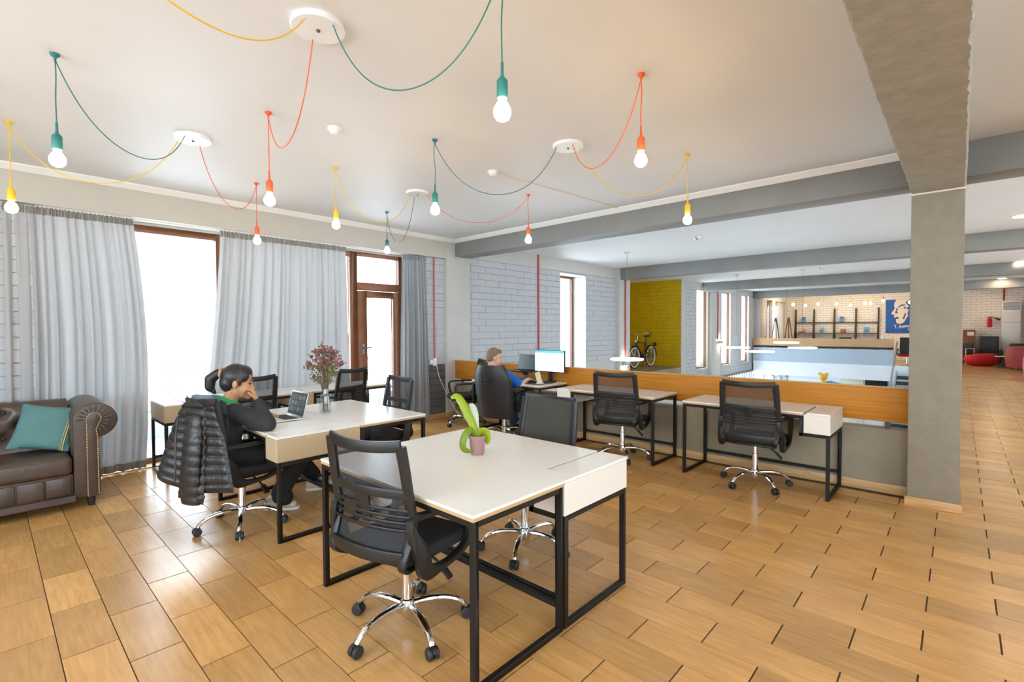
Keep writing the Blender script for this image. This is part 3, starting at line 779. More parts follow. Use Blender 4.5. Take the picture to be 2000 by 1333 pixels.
# executive chair of the person in blue
ec = thing('executive_chair', 'black leather executive chair that the person in blue sits on', 'chair', (4.88,4.64,0), R(12))
first = None
for k in range(5):
    if first is None:
        first = l = MB().sweep(spline([(.02,0,.11),(.15,0,.12),(.27,0,.085),(.31,0,.065)],5), [(.02*math.cos(2*PI*i/8), .014*math.sin(2*PI*i/8)) for i in range(8)], (0,1,0)).build('base_leg', 'chrome', ec)
        MB().lathe([(.001,-.024),(.028,-.022),(.03,0),(.028,.022),(.001,.024)],14,Matrix.Translation((.315,0,.03)) @ Matrix.Rotation(PI/2,4,'X')).build('caster', 'rubber', l)
    else: l = copy_tree(first, ec)
    l.rotation_euler = (0,0,2*PI*k/5+.5)
MB().lathe([(.04,.07),(.04,.14),(.028,.15),(.028,.36)],16).build('gas_column', 'alu', ec)
MB().box(-.26,.27,-.27,.27,.36,.46).build('seat', 'exec_leather', ec, bevel=.045, seg=4)
def eb(u,v):
    q = 2*u-1; z = .30+.72*v; w = .29*(1-.30*max(0,(v-.6)/.4)**2)*(1-.10*(1-v)**3)
    x = -.27-.13*v+.07*math.sin(v*PI)*.4+.07*q*q
    return (x, w*q, z)
def ebb(u,v):
    p = eb(u,v); return (p[0]-.07*math.sin(PI*min(max(v,.03),.97))**.4*(1-(2*u-1)**4*.6)-.012, p[1], p[2])
bm_ = MB(); bm_.grid(eb,17,21); bm_.grid(ebb,17,21)
for side in (0,1): bm_.grid(lambda u,v,sd=side: tuple(Vector(eb(sd,v)).lerp(Vector(ebb(sd,v)),u)),3,21)
for side in (0,1): bm_.grid(lambda u,v,sd=side: tuple(Vector(eb(v,sd)).lerp(Vector(ebb(v,sd)),u)),3,17)
bk = bm_.build('backrest', 'exec_leather', ec, ang=60)
MB().sweep([(-.47,-.05,.80),(-.485,-.05,.83),(-.485,.05,.83),(-.47,.05,.80)], RSEC(.012,.008), (0,0,1), True).build('grip', 'black_matt', bk)
for s in (-1,1):
    MB().sweep(spline([(-.14,s*.29,.40),(-.16,s*.31,.60),(0,s*.315,.655),(.18,s*.31,.66),(.24,s*.305,.64)],5), RSEC(.028,.014), (0,1,0)).build('armrest', 'plastic_black', ec)

# ================================================================== CURTAINS
def curtain(name, label, xt, xb, y, z0, z1, folds, m, seed, bulge=0., hem=True, tape='curtain_tape'):
    rnd = random.Random(seed); ph = [rnd.uniform(0,6.28) for _ in range(8)]
    t = thing(name, label, 'curtain', ((xt[0]+xt[1])/2, y, 0), 0, 'grey curtains on the window wall'); cx = (xt[0]+xt[1])/2
    def warp(u): return u + .018*math.sin(2*PI*3*u+ph[0]) + .012*math.sin(2*PI*7*u+ph[1])
    def fold(u,v):
        w = warp(u); f = folds
        a = math.sin(2*PI*f*w+ph[2]+.5*math.sin(2.2*v+ph[3]))
        b = math.sin(2*PI*f*.47*w+ph[4]+.8*v)
        c = math.sin(2*PI*f*2.1*w+ph[5])
        k = .35+.65*min(1,v*2.2)
        return (.028*a+.017*b)*k + .007*c*(1-v)
    def S(u,v):
        l = xt[0]+(xb[0]-xt[0])*v**1.3 - bulge*math.sin(PI*v)*.0; r = xt[1]+(xb[1]-xt[1])*v**.8 + bulge*math.sin(PI*v)
        x = l+(r-l)*(u+.006*math.sin(2*PI*folds*u+ph[6])*v)
        return (x-cx, fold(u,v), z1-.075-(z1-.075-z0)*v)
    nu = int(folds*9)
    body = MB().grid(S, nu, 28).build('fabric', m, t, ang=180)
    def Tp(u,v):
        p = S(u,0); r = .010*math.sin(2*PI*folds*3.3*u+ph[7])+.006*math.sin(2*PI*folds*5.1*u)
        return (p[0], p[1]*.5+r, z1-.075+.07*v+.006*math.sin(2*PI*folds*2.3*u)*v)
    MB().grid(Tp, nu*2, 5).build('heading_tape', tape, t, ang=180)
    if hem:
        MB().grid(lambda u,v: (S(u,1-.03*v)[0], S(u,1-.03*v)[1]-.004, S(u,1-.03*v)[2]), nu, 3).build('hem', tape, t, ang=180)
    return t
curtain('curtain', 'wide pale grey curtain behind the leather sofa', (.14,1.10), (.12,1.16), 6.45, .02, 2.68, 13, 'curtain', 3, bulge=.06)
curtain('curtain', 'wide pale grey curtain in the middle of the window wall', (1.92,3.52), (1.66,3.56), 6.45, .02, 2.68, 17, 'curtain', 5)
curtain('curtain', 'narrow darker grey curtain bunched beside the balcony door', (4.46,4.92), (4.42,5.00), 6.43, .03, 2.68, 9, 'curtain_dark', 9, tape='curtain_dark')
tag(MB().box(.1,5.0,6.485,6.51,2.672,2.69).build('curtain_rail', 'plastic_white', None, smooth=False), 'white curtain rail under the lintel', 'curtain rail')

# ================================================================== SOFA
sf = thing('leather_sofa', 'dark brown buttoned leather sofa with rolled arm and brass nails', 'sofa', (0,5.36,0))
arm = [(.485,.09),(.485,.70)]+[(.635+.15*math.cos(a), .732+.15*math.sin(a)) for a in [PI-.1-(PI*1.45-.1)*i/18 for i in range(19)]]+[(.655,.57),(.662,.09)]
A = MB(); A.prism(arm, .06, .86, 'y'); am = A.build('arm', 'sofa_leather', sf, bevel=.025, seg=3)
arml = [(-2*.56-x,z) for x,z in arm]
MB().prism([(-1.12-x-.0,z) for x,z in arm], .06, .86, 'y').build('arm', 'sofa_leather', sf, bevel=.025, seg=3)
pn = [(.565,.09),(.565,.74)]+[(.62+.055*math.cos(a), .752+.055*math.sin(a)) for a in [PI-PI*1.25*i/12 for i in range(13)]]+[(.640,.66),(.648,.60),(.65,.09)]
fp_ = MB().prism(pn, .042, .064, 'y').build('front_panel', 'sofa_leather', am, bevel=.006)
nl = MB()
def nails(pts, step=.0165):
    P = [Vector((x,0,z)) for x,z in pts]; d = 0
    for a,b in zip(P,P[1:]):
        L_ = (b-a).length
        while d < L_:
            q = a.lerp(b,d/L_); nl.ell((q.x,.040,q.z),(.0055,.0035,.0055),8,5); d += step
        d -= L_
nails([(.572,.10),(.572,.74)]+[(.62+.048*math.cos(a), .752+.048*math.sin(a)) for a in [PI-PI*1.2*i/12 for i in range(13)]]+[(.633,.66),(.642,.60),(.643,.10)])
nl.build('nail_trim', 'brass', am)
pl = MB()
for i in range(14):
    a = PI*.98-PI*1.35*i/13
    pl.sweep([(.62+r*math.cos(a), .057-.006*math.sin((r-.07)/.07*PI), .742+r*math.sin(a)) for r in (.07,.09,.11,.13)], RSEC(.004,.006), (0,1,0), False, [.5,1,1,.3])
pl.build('pleats', 'sofa_leather', am)
MB().box(-1.6,.485,.065,.80,.10,.302).build('base', 'sofa_leather', sf, bevel=.012)
for i in range(12):
    pb = MB(); pb.box(.475-.165*(i+1)+.006,.475-.165*i-.006,.052,.07,.135,.285)
    pb.build('base_panel', 'sofa_leather', sf, bevel=.008)
MB().sweep([(-1.6,.05,.10),(.49,.05,.10)], RSEC(.028,.026), (0,0,1)).build('bottom_roll', 'sofa_leather', sf)
for (a,b) in ((-.56,.48),(-1.60,-.565)):
    c = MB().box(a,b,.035,.66,.30,.46).build('seat_cushion', 'sofa_leather', sf, bevel=.04, seg=4)
    for v in c.data.vertices:
        if v.co.z > .4: v.co.z += .022*(1-((v.co.x-(a+b)/2)/((b-a)/2))**2)*(1-((v.co.y-.35)/.32)**2)
btn = [(x,z) for r,z in enumerate((.80,.69,.58)) for x in [(-1.5+.20*i+(.10 if r%2 else 0)) for i in range(10)]]
def bkf(u,v):
    x = -1.6+2.1*u; s = v
    if s < .6: y = .55+.02*math.sin(s/.6*PI); z = .40+.38*(s/.6)
    else:
        a = (s-.6)/.4*PI; y = .55+.13*(1-math.cos(a)); z = .78+.10*math.sin(a)
    dpt = 0
    for bx,bz in btn:
        dd = (x-bx)**2+(z-bz)**2
        if dd < .03 and s < .75: dpt += .050*math.exp(-dd/.0016)+.018*math.exp(-dd/.006)
    return (x, y+dpt-.012, z-(.2*dpt if s>.55 else 0))
B_ = MB().grid(bkf, 150, 44); B_.box(-1.6,.5,.62,.80,.12,.80)
bo = B_.build('backrest', 'sofa_leather', sf, ang=60)
for bx,bz in btn: MB().ell((bx,.595,bz),(.013,.008,.013),10,6).build('button', 'sofa_dark', bo)
for x in (.60,-1.72):
    MB().lathe([(.022,0),(.03,.05),(.034,.10)],12,Matrix.Translation((x,.11,0))).build('foot', 'sofa_dark', sf); MB().lathe([(.022,0),(.03,.05),(.034,.10)],12,Matrix.Translation((x,.78,0))).build('foot', 'sofa_dark', sf)
# cushion
cu = thing('throw_cushion', 'teal throw cushion with a gold cord on the leather sofa', 'cushion', (.345,5.76,.668), 0)
cu.rotation_euler = (R(-24),R(9),R(-24))
def pil_(sg):
    def f(u,v):
        a = 2*u-1; b = 2*v-1
        e = .055*((1-abs(a)**2.6)*(1-abs(b)**2.6))**.55
        k = 1-.05*(1-abs(a)**2)*0-.06*(1-b*b)*abs(a)**3-.0
        k2 = 1-.06*(1-a*a)*abs(b)**3
        return (.205*a*k, sg*e, .195*b*k2)
    return f
cm_ = MB(); cm_.grid(pil_(1),20,20); cm_.grid(pil_(-1),20,20); cm_.build('cover', 'cushion_teal', cu, ang=80)
cd = MB(); cd.tube([(.165,-.045*(1-abs(b)**2.4)**.6-.004,.19*b) for b in [-1+2*i/16 for i in range(17)]],.0045,6); cd.tube([(.150,-.047*(1-abs(b)**2.4)**.6-.004,.19*b) for b in [-1+2*i/16 for i in range(17)]],.0025,6); cd.build('gold_cord', 'gold_cord', cu)
# ================================================================== PEOPLE
def off(o, base): o.location = -Vector(base); return o
def head_caps(c, ang, tilt=0., s=1.0):
    M = Matrix.Translation(c) @ Matrix.Rotation(ang,4,'Z') @ Matrix.Rotation(tilt,4,'Y')
    P = lambda x,y,z: M @ Vector((x*s,y*s,z*s))
    rot = M.to_3x3().to_4x4()
    E = lambda x,y,z,a,b,d: (P(x,y,z),(a*s,b*s,d*s),rot)
    caps = [E(-.012,0,.035,.098,.076,.095), E(.036,0,-.030,.060,.060,.086), E(.038,0,-.078,.046,.046,.036), E(.078,0,-.100,.020,.022,.017),
            (P(.086,0,.012),.009*s,P(.108,0,-.030),.013*s), E(.098,.011,-.034,.011,.009,.008), E(.098,-.011,-.034,.011,.009,.008),
            E(.088,0,-.060,.013,.024,.008), E(.085,0,-.072,.013,.021,.008), E(.078,.030,.026,.016,.024,.009), E(.078,-.030,.026,.016,.024,.009),
            E(-.004,.077,-.006,.019,.010,.032), E(-.004,-.077,-.006,.019,.010,.032)]
    return caps, P, rot
def hand_caps(w, d, n, s=1., curl=.5, thumb=1):
    """palm at wrist w pointing along d, palm normal n (fingers curl towards n); thumb on side thumb*(d x n)"""
    w = Vector(w); d = Vector(d).normalized(); n = Vector(n); n = (n-n.dot(d)*d).normalized(); a = d.cross(n).normalized()*thumb
    caps = []
    for k in (-1,0,1): caps.append((w+a*.016*k*s, .017*s, w+d*.085*s+a*.026*k*s, .013*s))
    for k,(o,l) in enumerate(((.030,.070),(.010,.080),(-.011,.074),(-.030,.058))):
        p = w+d*.088*s+a*o*s; q = d.copy(); m = n.copy()
        for seg,rr in ((.44,.0092),(.32,.0084),(.26,.0075)):
            q2 = q*math.cos(curl)+m*math.sin(curl); m = m*math.cos(curl)-q*math.sin(curl); q = q2
            e = p+q*l*seg*s; caps.append((p,rr*s,e,(rr-.0006)*s)); p = e
    t0 = w+d*.025*s+a*.022*s; t1 = t0+(d*.6+a*.7+n*.35).normalized()*.040*s; t2 = t1+(d*.85+a*.25+n*.35).normalized()*.032*s
    caps += [(t0,.013*s,t1,.0105*s),(t1,.0105*s,t2,.0085*s)]
    return caps

# ---- person in black at the laptop
WB = (1.22,4.10,0)
wo = thing('person', 'person in a black hooded top with a ponytail, hand at the mouth, at the laptop', 'person', WB)
hc = Vector((1.315,4.055,1.095)); hcaps, HP, hrot = head_caps(hc, R(-33), R(10))
rs, re_, rw = Vector((1.245,3.945,.885)), Vector((1.415,3.765,.80)), Vector((1.400,3.930,.955))
ls, le, lw_ = Vector((1.20,4.275,.885)), Vector((1.41,4.40,.785)), Vector((1.545,4.28,.800))
caps = hcaps + [(HP(-.025,0,-.06),.050,(1.245,4.085,.93),.055),
    ((1.225,4.105,.93),.07,(1.21,4.115,.62),.11), ((1.22,4.00,.90),.055,(1.22,4.21,.90),.055),
    (rs,.045,re_,.036),(re_,.034,rw,.024),(ls,.045,le,.036),(le,.034,lw_,.024),
    ((1.21,4.03,.545),.07,(1.74,3.90,.50),.05),((1.74,3.90,.50),.05,(1.63,4.13,.10),.035),((1.21,4.20,.545),.07,(1.76,4.27,.50),.05),((1.76,4.27,.50),.05,(2.06,4.40,.10),.035)]
caps += hand_caps(rw, (-.16,.42,.86), (-.75,.35,-.3), .95, .75, 1)
caps += hand_caps(lw_, (.75,-.62,-.10), (.1,0,-1), .95, .22, 1)
body = off(blob('body', caps, 'skin', wo, .0055, 4, .5), WB)
hair = [( HP(-.030,0,.045),(.103,.086,.100),hrot ), (HP(-.062,0,-.005),(.070,.078,.080),hrot), (HP(.012,0,.092),(.070,.070,.048),hrot), (HP(.030,.050,.060),(.048,.026,.050),hrot),(HP(.030,-.050,.060),(.048,.026,.050),hrot),
        (HP(.020,-.070,.022),.016,HP(.030,-.070,-.012),.008),(HP(.020,.070,.022),.016,HP(.030,.070,-.012),.008)]
hr = off(blob('hair', hair, 'hair_black', wo, .007, 5, .5), WB)
tail = [(HP(-.125,0,.060),.024,HP(-.150,0,.052),.030),(HP(-.150,0,.052),.034,HP(-.196,0,.0),.040),(HP(-.196,0,.0),.040,HP(-.190,0,-.062),.034),(HP(-.190,0,-.062),.030,HP(-.150,0,-.098),.014)]
off(blob('ponytail', tail, 'hair_black', wo, .007, 5, .5), WB)
off(MB().tube([HP(-.132,.030*math.cos(a),.057+.030*math.sin(a)) for a in [2*PI*i/14 for i in range(14)]],.011,8,True).build('hair_tie', 'clay', wo), WB)
er = MB(); er.tube([HP(-.006,-.088+.004*math.cos(a),-.052+.022*math.sin(a)) + Vector((.016*math.cos(a),0,0)) for a in [2*PI*i/14 for i in range(14)]],.0016,6,True); off(er.build('earring', 'brass', wo), WB)
ey = MB()
for s in (-1,1): ey.ell(HP(.086,s*.030,.008),(.010,.010,.006),10,6)
off(ey.build('eyes', 'black_matt', wo), WB)
off(MB().sweep([HP(.088,-.047,.030),HP(.096,-.032,.038),HP(.098,-.016,.035)], RSEC(.003,.003), (0,0,1)).build('eyebrow', 'hair_black', wo), WB)
hood = [((1.205,4.11,.60),(.155,.185,.12)),((1.20,4.11,.72),(.150,.180,.14)),((1.205,4.108,.83),(.145,.190,.13)),((1.215,4.03,.895),(.085,.085,.065)),((1.20,4.20,.895),(.085,.085,.065)),
        (rs,.072,re_,.058),(re_,.060,rw+(re_-rw)*.10,.042),(ls,.072,le,.060),(le,.058,lw_+(le-lw_)*.10,.042),
        (rs+(re_-rs)*.55+Vector((0,0,-.03)),.055,re_+Vector((-.03,.02,-.005)),.05)]
off(blob('hooded_top', hood, 'hoodie', wo, .009, 5, .5), WB)
hb = [((1.150,4.115,.945),(.060,.105,.045)),((1.17,4.04,.945),.035,(1.27,4.00,.925),.022),((1.17,4.18,.945),.035,(1.28,4.16,.925),.022),((1.125,4.12,.90),(.05,.11,.06))]
off(blob('hood', hb, 'hoodie', wo, .008, 5, .5), WB)
gl = [((1.160,4.105,.983),(.058,.095,.030)),((1.18,4.03,.978),.028,(1.285,3.99,.940),.014),((1.18,4.18,.978),.028,(1.29,4.15,.940),.014)]
off(blob('hood_lining', gl, 'hood_green', wo, .006, 4, .5), WB)
tz = [((1.20,4.115,.545),(.165,.190,.095)),((1.22,4.02,.545),.092,(1.73,3.90,.505),.076),((1.73,3.90,.505),.078,(1.635,4.12,.15),.070),((1.22,4.21,.545),.092,(1.75,4.27,.505),.076),((1.75,4.27,.505),.078,(2.045,4.395,.16),.066),
      ((1.640,4.11,.13),.075,(1.66,4.09,.115),.07)]
off(blob('trousers', tz, 'trouser_black', wo, .010, 5, .5), WB)
for nm,h_,t_ in (('shoe',Vector((1.585,4.215,0)),Vector((1.745,4.055,0))),('shoe',Vector((2.035,4.43,0)),Vector((2.275,4.325,0)))):
    d = (t_-h_).normalized(); z = Vector((0,0,1))
    sh = off(blob(nm, [(h_+z*.058,.042,h_+d*.12+z*.062,.040),(h_+d*.12+z*.062,.040,t_-d*.03+z*.045,.032),(h_+d*.02+z*.085,.038,h_+d*.07+z*.095,.032)], 'shoe_cream', wo, .006, 4, .5), WB)
    a = Vector((-d.y,d.x,0)); P = [h_-d*.04, h_-d*.025-a*.036, h_+d*.09-a*.040, t_-d*.04-a*.044, t_+d*.01-a*.02, t_+d*.012+a*.02, t_-d*.04+a*.044, h_+d*.09+a*.040, h_-d*.025+a*.036]
    MB().prism([(p.x,p.y) for p in spline(P,4,True)], .002, .026, 'z').build('sole', 'sole_white', sh, bevel=.006)

# ---- person in blue
MBs = (4.80,4.68,0)
ma = thing('person', 'person with short fair hair in a blue T-shirt, seen from behind at the monitor', 'person', MBs)
hc2 = Vector((4.775,4.725,1.095)); hcaps, HP2, hrot2 = head_caps(hc2, R(-38), R(12))
rs, re_, rw = Vector((4.78,4.535,.865)), Vector((4.90,4.350,.745)), Vector((5.11,4.40,.795))
ls, le, lw_ = Vector((4.76,4.90,.865)), Vector((4.92,4.99,.745)), Vector((5.10,4.84,.795))
caps = hcaps + [(HP2(-.025,0,-.06),.056,(4.74,4.72,.92),.062),((4.74,4.72,.90),.08,(4.79,4.69,.55),.12),((4.77,4.60,.88),.06,(4.75,4.84,.88),.06),
    (rs,.048,re_,.042),(re_,.040,rw,.027),(ls,.048,le,.042),(le,.040,lw_,.027),
    ((4.82,4.60,.52),.075,(5.26,4.52,.50),.055),((5.26,4.52,.50),.055,(5.24,4.52,.09),.04),((4.82,4.78,.52),.075,(5.26,4.80,.50),.055),((5.26,4.80,.50),.055,(5.24,4.80,.09),.04)]
caps += hand_caps(rw,(.9,.35,-.12),(0,0,-1),1.,.25,1)+hand_caps(lw_,(.9,-.35,-.12),(0,0,-1),1.,.25,-1)
off(blob('body', caps, 'skin_light', ma, .0065, 4, .5), MBs)
off(blob('hair', [(HP2(-.024,0,.048),(.096,.080,.096),hrot2),(HP2(-.055,0,.0),(.066,.074,.075),hrot2),(HP2(.03,0,.10),(.055,.06,.035),hrot2)], 'hair_fair', ma, .007, 4, .5), MBs)
off(blob('t_shirt', [((4.77,4.70,.60),(.155,.185,.14)),((4.76,4.71,.74),(.155,.195,.14)),((4.755,4.715,.83),(.135,.20,.11)),(rs,.085,rs.lerp(re_,.80),.072),(ls,.085,ls.lerp(le,.80),.072),((4.77,4.60,.885),.062,(4.75,4.83,.885),.062)], 'shirt_blue', ma, .010, 5, .5), MBs)
off(blob('jeans', [((4.79,4.69,.515),(.165,.19,.10)),((4.82,4.60,.52),.095,(5.25,4.52,.50),.075),((5.25,4.52,.50),.075,(5.24,4.52,.14),.06),((4.82,4.78,.52),.095,(5.25,4.80,.50),.075),((5.25,4.80,.50),.075,(5.24,4.80,.14),.06)], 'jean_navy', ma, .011, 5, .5), MBs)
for y in (4.52,4.80): off(blob('shoe', [((5.23,y,.05),.045,(5.40,y,.045),.036),((5.23,y,.09),.042,(5.26,y,.08),.04)], 'black_matt', ma, .008, 4, .5), MBs)

# ================================================================== QUILTED JACKET on the chair back
jk = thing('puffer_jacket', 'black quilted puffer jacket hung over the back of the office chair', 'jacket', (1.325,4.115,0), R(27))
# local frame of the chair: -x is behind the backrest, +y is the picture's left
def quilt(v, n): return abs(math.sin(PI*v*n))**.5
def panel(yt, yb, zt, zb, xo, n, seed, flare=.0, thick=.020, bow=.0):
    def f(sg):
        def g(u,v):
            q = 2*u-1; k = v**.72
            y = (yt[0]+(yt[1]-yt[0])*u)*(1-k)+(yb[0]+(yb[1]-yb[0])*u)*k
            z = zt[0]+(zt[1]-zt[0])*u; z += ((zb[0]+(zb[1]-zb[0])*u)-z)*v
            e = (1-abs(q)**8)**.5*min(1,v*12+.3)*min(1,((1-v)*14+.15))
            w = .014*math.sin(2.6*q+seed)*v
            x = xo-flare*v+w+bow*q*q*v - sg*thick*e*(.35+.65*quilt(v,n))
            return (x,y,z)
        return g
    return MB().grid(f(1),20,110).grid(f(-1),20,110)
panel((-.13,.0),(-.33,-.06),(.995,1.015),(.38,.36),-.335,10,2,.06,.022,.03).build('right_front', 'puffer', jk, ang=60)
panel((-.08,.08),(-.115,.115),(1.015,1.015),(.29,.32),-.345,11,5,.055,.026,-.03).build('back_panel', 'puffer', jk, ang=60)
panel((.0,.13),(.10,.39),(1.015,.995),(.34,.43),-.315,10,3,.055,.022,.03).build('left_front', 'puffer', jk, ang=60)
sl = spline([(-.375,-.005,.90),(-.415,-.02,.70),(-.425,-.01,.50),(-.415,.0,.29)],18)
m_ = MB(); m_.sweep(sl, [(.085*math.cos(2*PI*i/18), .034*math.sin(2*PI*i/18)) for i in range(18)], (0,1,0), False, [(.80+.20*quilt(i/len(sl),9))*(.7+.3*min(1,i/14)) for i in range(len(sl))]); m_.build('sleeve', 'puffer', jk, ang=60)
MB().tube([(-.40-.03*v,.115+.02*v+.008*math.sin(5*v),  .90-.46*v) for v in [i/20 for i in range(21)]],.006,6).build('zip', 'dark_metal', jk)
cl = MB(); cl.sweep(spline([(-.25,-.085,.995),(-.31,-.08,1.015),(-.345,0,1.025),(-.31,.08,1.015),(-.25,.085,.995)],6), [(.020*math.cos(2*PI*i/12), .014*math.sin(2*PI*i/12)) for i in range(12)], (0,0,1)); cl.build('collar', 'puffer_lining', jk)
MB().grid(lambda u,v: (-.225+.02*v, -.13+.26*u, 1.0-.22*v-.03*(2*u-1)**2),14,10).build('lining', 'puffer_lining', jk)

# ================================================================== ON THE DESKS
def laptop(loc, rz, label, W=.315, D=.22, Hs=.205, tilt=14, body='alu', tiles='video'):
    """local: user on -x side, hinge at x=D/2"""
    t = thing('laptop', label, 'laptop', loc, rz)
    b = MB().box(-D/2,D/2,-W/2,W/2,.002,.014).build('base', body, t, bevel=.004)
    k = MB()
    for r in range(6):
        for c in range(14): k.box(.075-.018*r-.0155,.075-.018*r,-.130+.0186*c,-.130+.0186*c+.0162,.014,.0155)
    k.build('keys', 'black_matt', b, smooth=False)
    MB().box(-.095,-.045,-.045,.045,.0138,.0144).build('touchpad', 'alu', b, smooth=False)
    M = Matrix.Translation((D/2,0,.014)) @ Matrix.Rotation(R(tilt),4,'Y')
    l = MB().box(-.003,.003,-W/2,W/2,0,Hs,M).build('lid', body, t, bevel=.002)
    MB().box(-.0036,-.003,-W/2+.006,W/2-.006,.008,Hs-.006,M).build('screen', 'screen_dark', l, smooth=False)
    tm = MB(); rnd = random.Random(len(label)); tm2 = MB()
    if tiles == 'video':
        for r in range(3):
            for c in range(4):
                (tm if rnd.random()<.5 else tm2).box(-.0041,-.0037,-W/2+.03+c*.066,-W/2+.03+c*.066+.052,.04+r*.05,.04+r*.05+.036,M)
    else:
        for r in range(11): (tm if r%3 else tm2).box(-.0041,-.0037,-W/2+.03,-W/2+.05+rnd.uniform(.03,.16),.025+r*.015,.025+r*.015+.006,M)
    tm.build('screen_picture', 'screen_green', l, smooth=False); tm2.build('screen_picture', 'screen_grey', l, smooth=False)
    return t
mat('screen_dark', (.02,.028,.03), .2, emit=.25); mat('screen_green', (.03,.06,.04), .2, emit=.6); mat('screen_grey', (.07,.08,.085), .2, emit=.6)
mat('screen_white', (.80,.90,.95), .2, emit=.95); mat('screen_blue', (.08,.38,.65), .2, emit=.9)
laptop((1.68,4.172,.75), 0, 'open laptop with video tiles in front of the person in black')
ls_ = thing('laptop_stand', 'dark stand under the raised laptop at the parapet', 'stand', (5.30,4.69,.75))
mb = MB(); mb.box(-.10,.12,-.12,.12,0,.008); mb.build('foot', 'dark_metal', ls_, bevel=.003)
MB().sweep([(.09,0,.008),(.10,0,.07),(.06,0,.122)], RSEC(.05,.004), (0,1,0)).build('arm', 'dark_metal', ls_); MB().box(-.11,.11,-.12,.12,.120,.128).build('tray', 'dark_metal', ls_, bevel=.003)
laptop((5.30,4.69,.88), 0, 'dark raised laptop beside the monitor', W=.34, D=.23, Hs=.225, tilt=10, body='plastic_black', tiles='code')
mo = thing('monitor', 'desktop monitor with a white page and a blue bar on its screen', 'monitor', (5.385,4.235,.7505), R(0))
s_ = MB().box(-.012,.012,-.265,.265,.135,.445).build('case', 'black_matt', mo, bevel=.004)
MB().box(-.0135,-.012,-.257,.257,.148,.438).build('screen', 'screen_white', s_, smooth=False)
MB().box(-.0145,-.0135,-.257,.257,.405,.438).build('title_bar', 'screen_blue', s_, smooth=False)
MB().box(-.0,.025,-.03,.03,.01,.25).build('neck', 'black_matt', mo, bevel=.004); MB().lathe([(.10,0),(.10,.006),(.03,.014)],24).build('foot', 'black_matt', mo)
dm = tag(MB().box(-.17,.17,-.30,.30,0,.004).build('desk_mat', 'rubber', None, bevel=.0015), 'dark desk mat in front of the monitor', 'desk mat'); dm.location = (5.13,4.38,.7502)
kb = thing('keyboard', 'black keyboard on the desk mat in front of the monitor', 'keyboard', (5.16,4.36,.7545)); kk = MB().box(-.06,.06,-.2,.2,0,.014).build('body', 'plastic_black', kb, bevel=.004)
km = MB()
for r in range(5):
    for c in range(18): km.box(-.052+r*.021,-.035+r*.021,-.19+c*.0212,-.172+c*.0212,.014,.019)
km.build('keys', 'rubber', kb, smooth=False)
ph_ = thing('telephone_handset', 'cream phone leaning on a small stand beside the keyboard', 'phone', (5.05,4.14,.771), R(20))
MB().box(-.006,.006,-.036,.036,0,.16,Matrix.Rotation(R(24),4,'Y') @ Matrix.Rotation(R(-22),4,'X')).build('phone', 'phone_cream', ph_, bevel=.004); MB().box(-.04,.06,-.04,.04,-.016,.004).build('stand', 'phone_cream', ph_, bevel=.004)

# ---- vase of dried flowers
va = thing('flower_vase', 'clear glass vase of dried pink and green flowers on the white desk', 'vase', (2.09,4.23,.75))
pf = [(.050,.002),(.053,.02),(.050,.09),(.040,.16),(.030,.205),(.031,.24),(.037,.272)]
MB().lathe(pf+[(r-.003,z) for r,z in reversed(pf)]+[(.001,.008)],28).build('glass', 'vase_glass', va)
rnd = random.Random(4); stm = MB(); fl1 = MB(); fl2 = MB()
for i in range(64):
    a = rnd.uniform(0,2*PI); rr = rnd.random()**.6*.165; zt = .58-.95*rr*rr/.165*1.0+rnd.uniform(-.05,.02); low = rnd.random()<.4
    if low: rr *= .62; zt -= .10
    px, py = rr*math.cos(a), rr*math.sin(a)
    b0 = (rnd.uniform(-.025,.025),rnd.uniform(-.025,.025),.012)
    stm.tube(bez(b0,(b0[0]*.2,b0[1]*.2,.18),(px*.25,py*.25,.32),(px,py,zt),8),.0017,5)
    for j in range(9):
        c = Vector((px,py,zt))+Vector((rnd.gauss(0,.017),rnd.gauss(0,.017),rnd.gauss(.004,.012)))
        (fl2 if low else fl1).ell(c,(.0095,.0095,.007),6,4)
        stm.tube([(px*.93,py*.93,zt-.03),tuple(c)],.0009,3)
stm.build('stems', 'stem', va); f1 = fl1.build('pink_blossoms', 'petal_pink', va); f2 = fl2.build('green_blossoms', 'petal_green', va)
f1['kind'] = 'stuff'; f2['kind'] = 'stuff'

# ---- pot plant
po = thing('potted_orchid', 'small mauve pot with broad bright green leaves on the front desks', 'plant', (1.985,2.11,.75))
MB().lathe([(.001,0),(.037,0),(.040,.006),(.049,.098),(.053,.098),(.054,.116),(.050,.117),(.047,.105),(.001,.105)],28).build('pot', 'pot_mauve', po)
MB().lathe([(.001,.108),(.046,.104)],20).build('soil', 'soil', po)
LR = Vector((-.677,.736,0)); FW = Vector((.736,.677,0))
def leaf(pts, w, m, cup=.25):
    P = spline([LR*a+FW*b+Vector((0,0,c)) for a,b,c in pts],6); n = len(P)
    def g(u,v):
        i = min(int(v*(n-1)),n-2); f = v*(n-1)-i; p = P[i].lerp(P[i+1],f); T = (P[i+1]-P[i]).normalized()
        S = FW.cross(T)+FW*.45; S = (S-S.dot(T)*T).normalized(); Nn = T.cross(S)
        q = 2*u-1; ww = w*(math.sin(PI*min(.985,.10+.86*v))**.6)
        return tuple(p+S*q*ww+Nn*(-cup*ww*(1-q*q)))
    return MB().grid(g,9,n).build('leaf', m, po, ang=180)
leaf([(0,0,.105),(.02,.0,.16),(.055,.01,.235),(.095,.015,.31),(.125,.015,.345),(.158,.012,.338)],.026,'leaf_green')
leaf([(.005,.0,.105),(.03,-.012,.148),(.062,-.03,.135),(.082,-.042,.085),(.078,-.045,.045),(.050,-.047,.032),(.028,-.050,.036)],.024,'leaf_dark')
